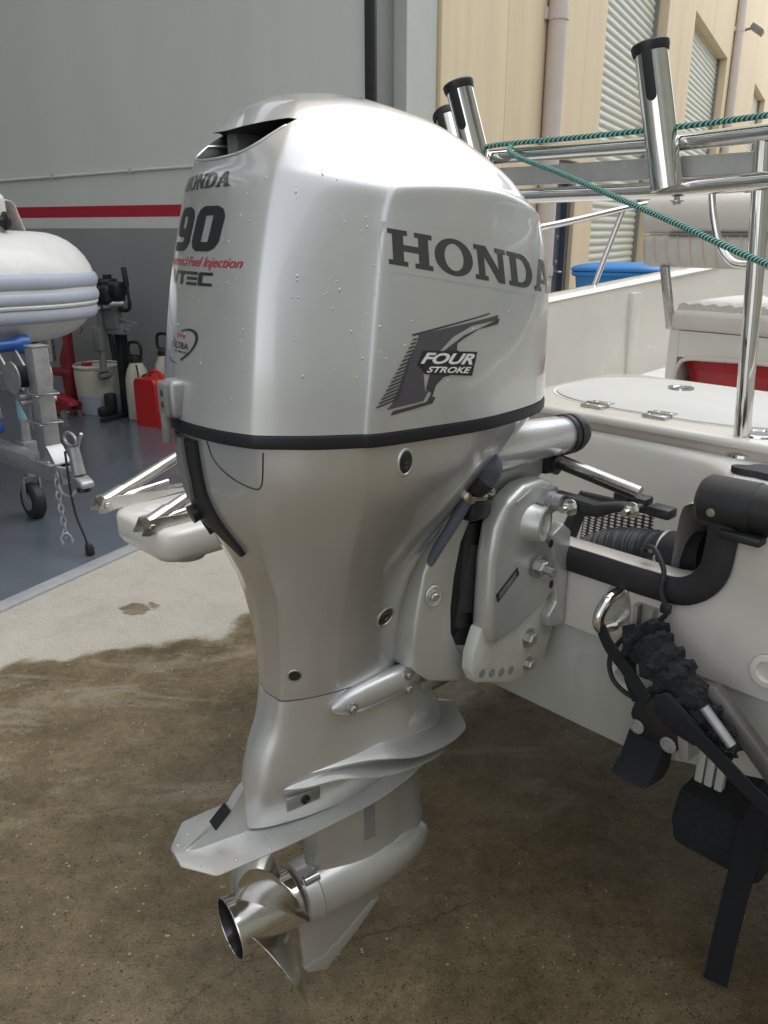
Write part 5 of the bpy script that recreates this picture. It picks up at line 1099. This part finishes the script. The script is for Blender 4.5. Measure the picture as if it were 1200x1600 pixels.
s_ = 1 if Vector((0, 0, 1)).cross((Vector(tp[1]) - Vector(tp[0])).normalized()).y > 0 else -1
part('rubbing_strip', tube(offs(.272 * s_, .035), .042, 12, 8, flat=.62, upv=(0, 0, 1)), M['hyp_grey'], tn)
part('rubbing_strip', tube(offs(.276 * s_, -.045), .034, 12, 8, flat=.62, upv=(0, 0, 1)), M['hyp_grey'], tn)
part('rubbing_strip', tube(offs(.256 * s_, -.125), .042, 12, 8, flat=.62, upv=(0, 0, 1)), M['hyp_grey'], tn)
part('piping', tube(offs(.276 * s_, -.083), .013, 8, 8), M['hyp'], tn)
def hr(x, w, zk, zt): return [(x, 0, zk), (x, w * .45, zk + (zt - zk) * .35), (x, w, zt - .03), (x, w * .9, zt + .05), (x, 0, zt + .1), (x, -w * .9, zt + .05), (x, -w, zt - .03), (x, -w * .45, zk + (zt - zk) * .35)]
part('hull', loft([hr(-3.2, .50, .70, 1.0), hr(-2, .50, .70, 1.0), hr(-1.3, .46, .72, 1.02), hr(-1.0, .34, .80, 1.05), hr(-.80, .16, .95, 1.10), hr(-.72, .03, 1.08, 1.14)], 4, 4), M['gel'], tn)
part('bow_deck', loft([[(-1.5 + p[0], p[1] * 1.0, 1.32) for p in ((.0, -.42), (.42, -.40), (.58, -.2), (.62, .0), (.58, .2), (.42, .40), (.0, .42))], [(-1.5 + p[0], p[1], 1.48) for p in ((.0, -.36), (.36, -.33), (.50, -.17), (.53, .0), (.50, .17), (.36, .33), (.0, .36))], [(-1.5 + p[0], p[1], 1.62) for p in ((.0, -.30), (.28, -.27), (.38, -.14), (.40, .0), (.38, .14), (.28, .27), (.0, .30))], [(-1.5 + p[0], p[1], 1.66) for p in ((.02, -.2), (.2, -.18), (.26, -.1), (.28, .0), (.26, .1), (.2, .18), (.02, .2))]], 4, 4), M['hyp'], tn, True, angle=60)
bl = part('bow_locker', box((-.98, .0, 1.53), (.40, .40, .30), .035, 3), M['gel'], tn)
part('locker_recess', box((-.782, .07, 1.55), (.02, .17, .13), .012), M['gel_warm'], bl)
ar = part('anchor_roller', join(lathe((-.765, .09, 1.545), (0, 1, 0), [(0, .03), (.008, .045), (.02, .045), (.035, .024), (.06, .024), (.075, .045), (.088, .045), (.095, .03)], 20)), M['rubber'], bl)
part('roller_bracket', join(bx(-.79, -.735, .045, .082, 1.50, 1.58, .006)), M['steel_dull'], ar)
def clothf(s, t):
    y = .02 + s * .42; x = -1.02 + .22 * t - .10 * s + .012 * math.sin(9 * s + 5 * t)
    z = 1.685 - .10 * s ** 2 - .02 * t + .012 * math.sin(14 * s) - (max(0, s - .62) * .95)
    return (x, y, z)
V, F = grid(clothf, 24, 10)
cl = solo('cloth_cover', join((V, F), ball((-1.0, .02, 1.72), .09, (1.0, 1.5, .55), 14, 8)), M['cloth'], 'crumpled pale cloth thrown over the dinghy bow', 'cloth', FT, (-1.0, .1, 1.65))
sm = cl.modifiers.new('thick', 'SOLIDIFY'); sm.thickness = .006

# ------------------------------------------------------------------ clutter along the workshop wall (a negative = off the wall, w = inwards)
ob = thing('small_outboard', 'small old black outboard clamped to a stand by the grey wall', 'outboard motor', FG, (-.35, 2.3, 0))
part('stand_post', bx(-.36, -.28, 2.255, 2.325, .04, .78, .006), M['black'], ob)
part('stand_foot', join(bx(-.62, -.06, 2.265, 2.315, 0, .04, .004), bx(-.34, -.30, 2.0, 2.264, 0, .04, .004)), M['black'], ob)
part('stand_board', bx(-.42, -.24, 2.16, 2.42, .70, .79, .006), M['galv'], ob)
part('clamp', join(bx(-.44, -.36, 2.2, 2.36, .74, .90, .01), cyl((-.40, 2.2, .82), (-.40, 2.08, .80), .012), cyl((-.40, 2.2, .76), (-.40, 2.1, .73), .012)), M['jamb_dk'], ob)
part('power_head', join(box((-.44, 2.28, 1.02), (.22, .24, .16), .04, 3), cyl((-.44, 2.28, 1.08), (-.44, 2.28, 1.14), .10, n=20, bevel=.02), box((-.46, 2.14, 1.06), (.12, .12, .12), .03, 3), cyl((-.44, 2.25, 1.13), (-.44, 2.25, 1.17), .035)), M['black'], ob, True, 'bare black powerhead')
part('fuel_tank', box((-.44, 2.42, 1.07), (.14, .09, .15), .03, 3), M['white_pl'], ob, True, 'milky plastic fuel tank')
part('carburettor', join(box((-.40, 2.2, .93), (.1, .1, .07), .01), cyl((-.5, 2.2, .95), (-.42, 2.12, .95), .03)), M['alu_raw'], ob); part('exhaust_stub', cyl((-.5, 2.32, .92), (-.42, 2.4, .9), .02), M['alu_raw'], ob)
part('tiller', join(tube([(-.42, 2.24, .93), (-.44, 2.12, .90), (-.44, 2.05, .91), (-.44, 2.035, .97)], .016, 10, 4), cyl((-.44, 2.035, .95), (-.44, 2.05, 1.10), .012)), M['black'], ob)
part('tiller_grip', cyl((-.44, 2.048, 1.08), (-.44, 2.065, 1.23), .021, n=16, bevel=.006), M['rubber'], ob)
part('motor_leg', join(cyl((-.46, 2.38, .40), (-.45, 2.36, .95), .028, n=14), box((-.46, 2.385, .66), (.09, .09, .2), .02)), M['jamb_dk'], ob)
part('gearcase', join(lathe((-.52, 2.385, .36), (1, 0, 0), [(0, .0), (.02, .03), (.1, .035), (.14, .02)], 16), bx(-.52, -.42, 2.35, 2.42, .40, .408)), M['jamb_dk'], ob)
ph = lambda s: None
dm = thing('plastic_drum', 'stained milky white plastic drum with a red cap by the wall', 'drum', FG, (-.30, 2.62, 0))
part('body', lathe((-.30, 2.62, .0), (0, 0, 1), [(0, .165), (.01, .175), (.05, .178), (.2, .188), (.36, .195), (.39, .19), (.405, .175), (.408, .0)], 36), M['white_pl'], dm)
part('rim', lathe((-.30, 2.62, .395), (0, 0, 1), [(0, .196), (.01, .2), (.02, .198), (.028, .188), (.02, .18)], 36, (False, False)), M['white_pl'], dm)
part('red_cap', lathe((-.34, 2.70, .408), (0, 0, 1), [(0, .045), (.018, .045), (.022, .04), (.022, 0)], 18), M['red'], dm)
part('liquid_band', lathe((-.30, 2.62, .02), (0, 0, 1), [(0, .1778), (.15, .1868), (.151, .18)], 36, (False, False)), M['hyp_grey'], dm, True, 'blue-grey tide line of old fluid')
def sprayer(a, w, lab, h, grp):
    t = thing('pump_sprayer', lab, 'sprayer', FG, (a, w, 0), grp)
    part('bottle', lathe((a, w, 0), (0, 0, 1), [(0, .085), (.012, .098), (.18 * h, .1), (.34 * h, .098), (.42 * h, .08), (.47 * h, .055), (.49 * h, .05)], 28), M['white_pl'], t)
    part('collar', lathe((a, w, .485 * h), (0, 0, 1), [(0, .055), (.035, .055), (.045, .04), (.06, .022)], 20), M['black'], t)
    part('pump_handle', tube([(a, w - .06, .54 * h), (a, w - .065, .62 * h), (a, w - .045, .645 * h), (a, w + .045, .645 * h), (a, w + .065, .62 * h), (a, w + .06, .54 * h), (a, w, .53 * h)], .013, 10, 3, True), M['black'], t)
    part('spray_hose', tube([(a - .05, w - .05, .47 * h), (a - .09, w - .1, .40 * h), (a - .10, w - .11, .25 * h), (a - .1, w - .08, .1 * h)], .007, 8, 5), M['rubber'], t)
sprayer(-.34, 2.13, 'white pump sprayer standing between the drum and the red fuel can', .98, 'pump sprayers')
sprayer(-.16, 1.98, 'white pump sprayer half hidden behind the red fuel can', 1.07, 'pump sprayers')
fc = thing('fuel_can', 'bright red plastic fuel can on the workshop floor', 'fuel can', FG, (-.42, 1.86, 0))
part('body', stack([[(-.42 + x * .5, 1.86 + y, z) for x, y in [(p[0], p[1] * k) for p in [(q[0] / 1, q[1] / 1) for q in [(a_ * .27, b_ * .12) for a_, b_ in ((-1, -.9), (-.9, -1), (.9, -1), (1, -.9), (1, .9), (.9, 1), (-.9, 1), (-1, .9))]]]] for z, k in ((0, .92), (.012, 1), (.34, 1), (.37, .93), (.385, .8))]), M['red_can'], fc, True)
part('handle', tube([(-.42, 1.80, .38), (-.42, 1.81, .42), (-.42, 1.90, .425), (-.42, 1.93, .38)], .014, 10, 4), M['red_can'], fc)
part('cap', lathe((-.42, 1.95, .365), (0, .5, .85), [(0, .035), (.03, .035), (.035, .03), (.035, 0)], 16), M['black'], fc)
jk = thing('trolley_jack', 'low red trolley jack on the floor beside the plastic drum', 'jack', FG, (-.55, 2.85, 0))
part('frame', join(prism([(-.2, .05), (.2, .05), (.2, .10), (.05, .15), (-.2, .12)], (-.62, 2.85, 0), (0, 1, 0), (0, 0, 1), (.012, 0, 0)), prism([(-.2, .05), (.2, .05), (.2, .10), (.05, .15), (-.2, .12)], (-.50, 2.85, 0), (0, 1, 0), (0, 0, 1), (.012, 0, 0))), M['red_paint'], jk)
for (w_) in (2.68, 3.02):
    part('wheel', cyl((-.66, w_, .04), (-.63, w_, .04), .04, n=18), M['steel_dull'], jk); part('wheel', cyl((-.49, w_, .04), (-.46, w_, .04), .04, n=18), M['steel_dull'], jk)
part('lift_arm', join(prism([(-.15, .10), (.1, .13), (.16, .18), (.1, .20), (-.12, .14)], (-.60, 2.8, 0), (0, 1, 0), (0, 0, 1), (.09, 0, 0), .006), cyl((-.555, 2.92, .19), (-.555, 2.92, .215), .04)), M['red_paint'], jk)
pr_ = thing('workshop_press', 'tall red workshop press frame behind the trailer winch', 'press', FG, (-.35, 3.1, 0))
for w_ in (2.88, 3.32): part('upright', bx(-.38, -.32, w_ - .03, w_ + .03, 0, .80, .004), M['red_paint'], pr_)
part('crosshead', bx(-.39, -.31, 2.83, 3.37, .72, .80, .004), M['red_paint'], pr_); part('bed_beam', bx(-.39, -.31, 2.85, 3.35, .30, .36, .004), M['red_paint'], pr_)
part('ram', cyl((-.35, 3.1, .42), (-.35, 3.1, .72), .035), M['steel_dull'], pr_); part('gauge_pipe', cyl((-.35, 2.83, .78), (-.38, 2.72, .74), .02), M['steel_dull'], pr_)
part('gauge', lathe((-.40, 2.68, .73), (-1, -.2, 0), [(0, .045), (.03, .045), (.032, .038), (.03, 0)], 20), M['galv'], pr_)
part('brace', prism([(2.90, 0), (2.98, 0), (3.0, .45), (2.91, .62)], (-.36, 0, 0), (0, 1, 0), (0, 0, 1), (.01, 0, 0)), M['red_paint'], pr_)
pp = solo('leaning_pole', cyl((-.04, 2.62, .02), (-.02, 2.74, .80), .022, n=12), M['black'], 'dark pole leaning on the wall above the drum', 'pole', FG, (-.04, 2.62, 0))
mg = solo('hose_end', join(cyl((-.40, 2.40, .03), (-.40, 2.40, .20), .05, n=16, bevel=.01), box((-.45, 2.40, .06), (.16, .09, .09), .03)), M['rubber'], 'black rubber hose end lying beside the drum', 'hose', FG, (-.4, 2.4, 0))
lf = solo('fallen_leaf', ([(-.03, 0, .0135), (0, .012, .020), (.03, .0, .0145), (0, -.012, .016)], [(0, 1, 2, 3)]), M['brass'], 'small dry leaf on the blue grey floor near the threshold', 'leaf', FG, (0, 0, 0), smooth=False)
lf.location = FG.mat((-3.33, .16, 0)).to_translation()
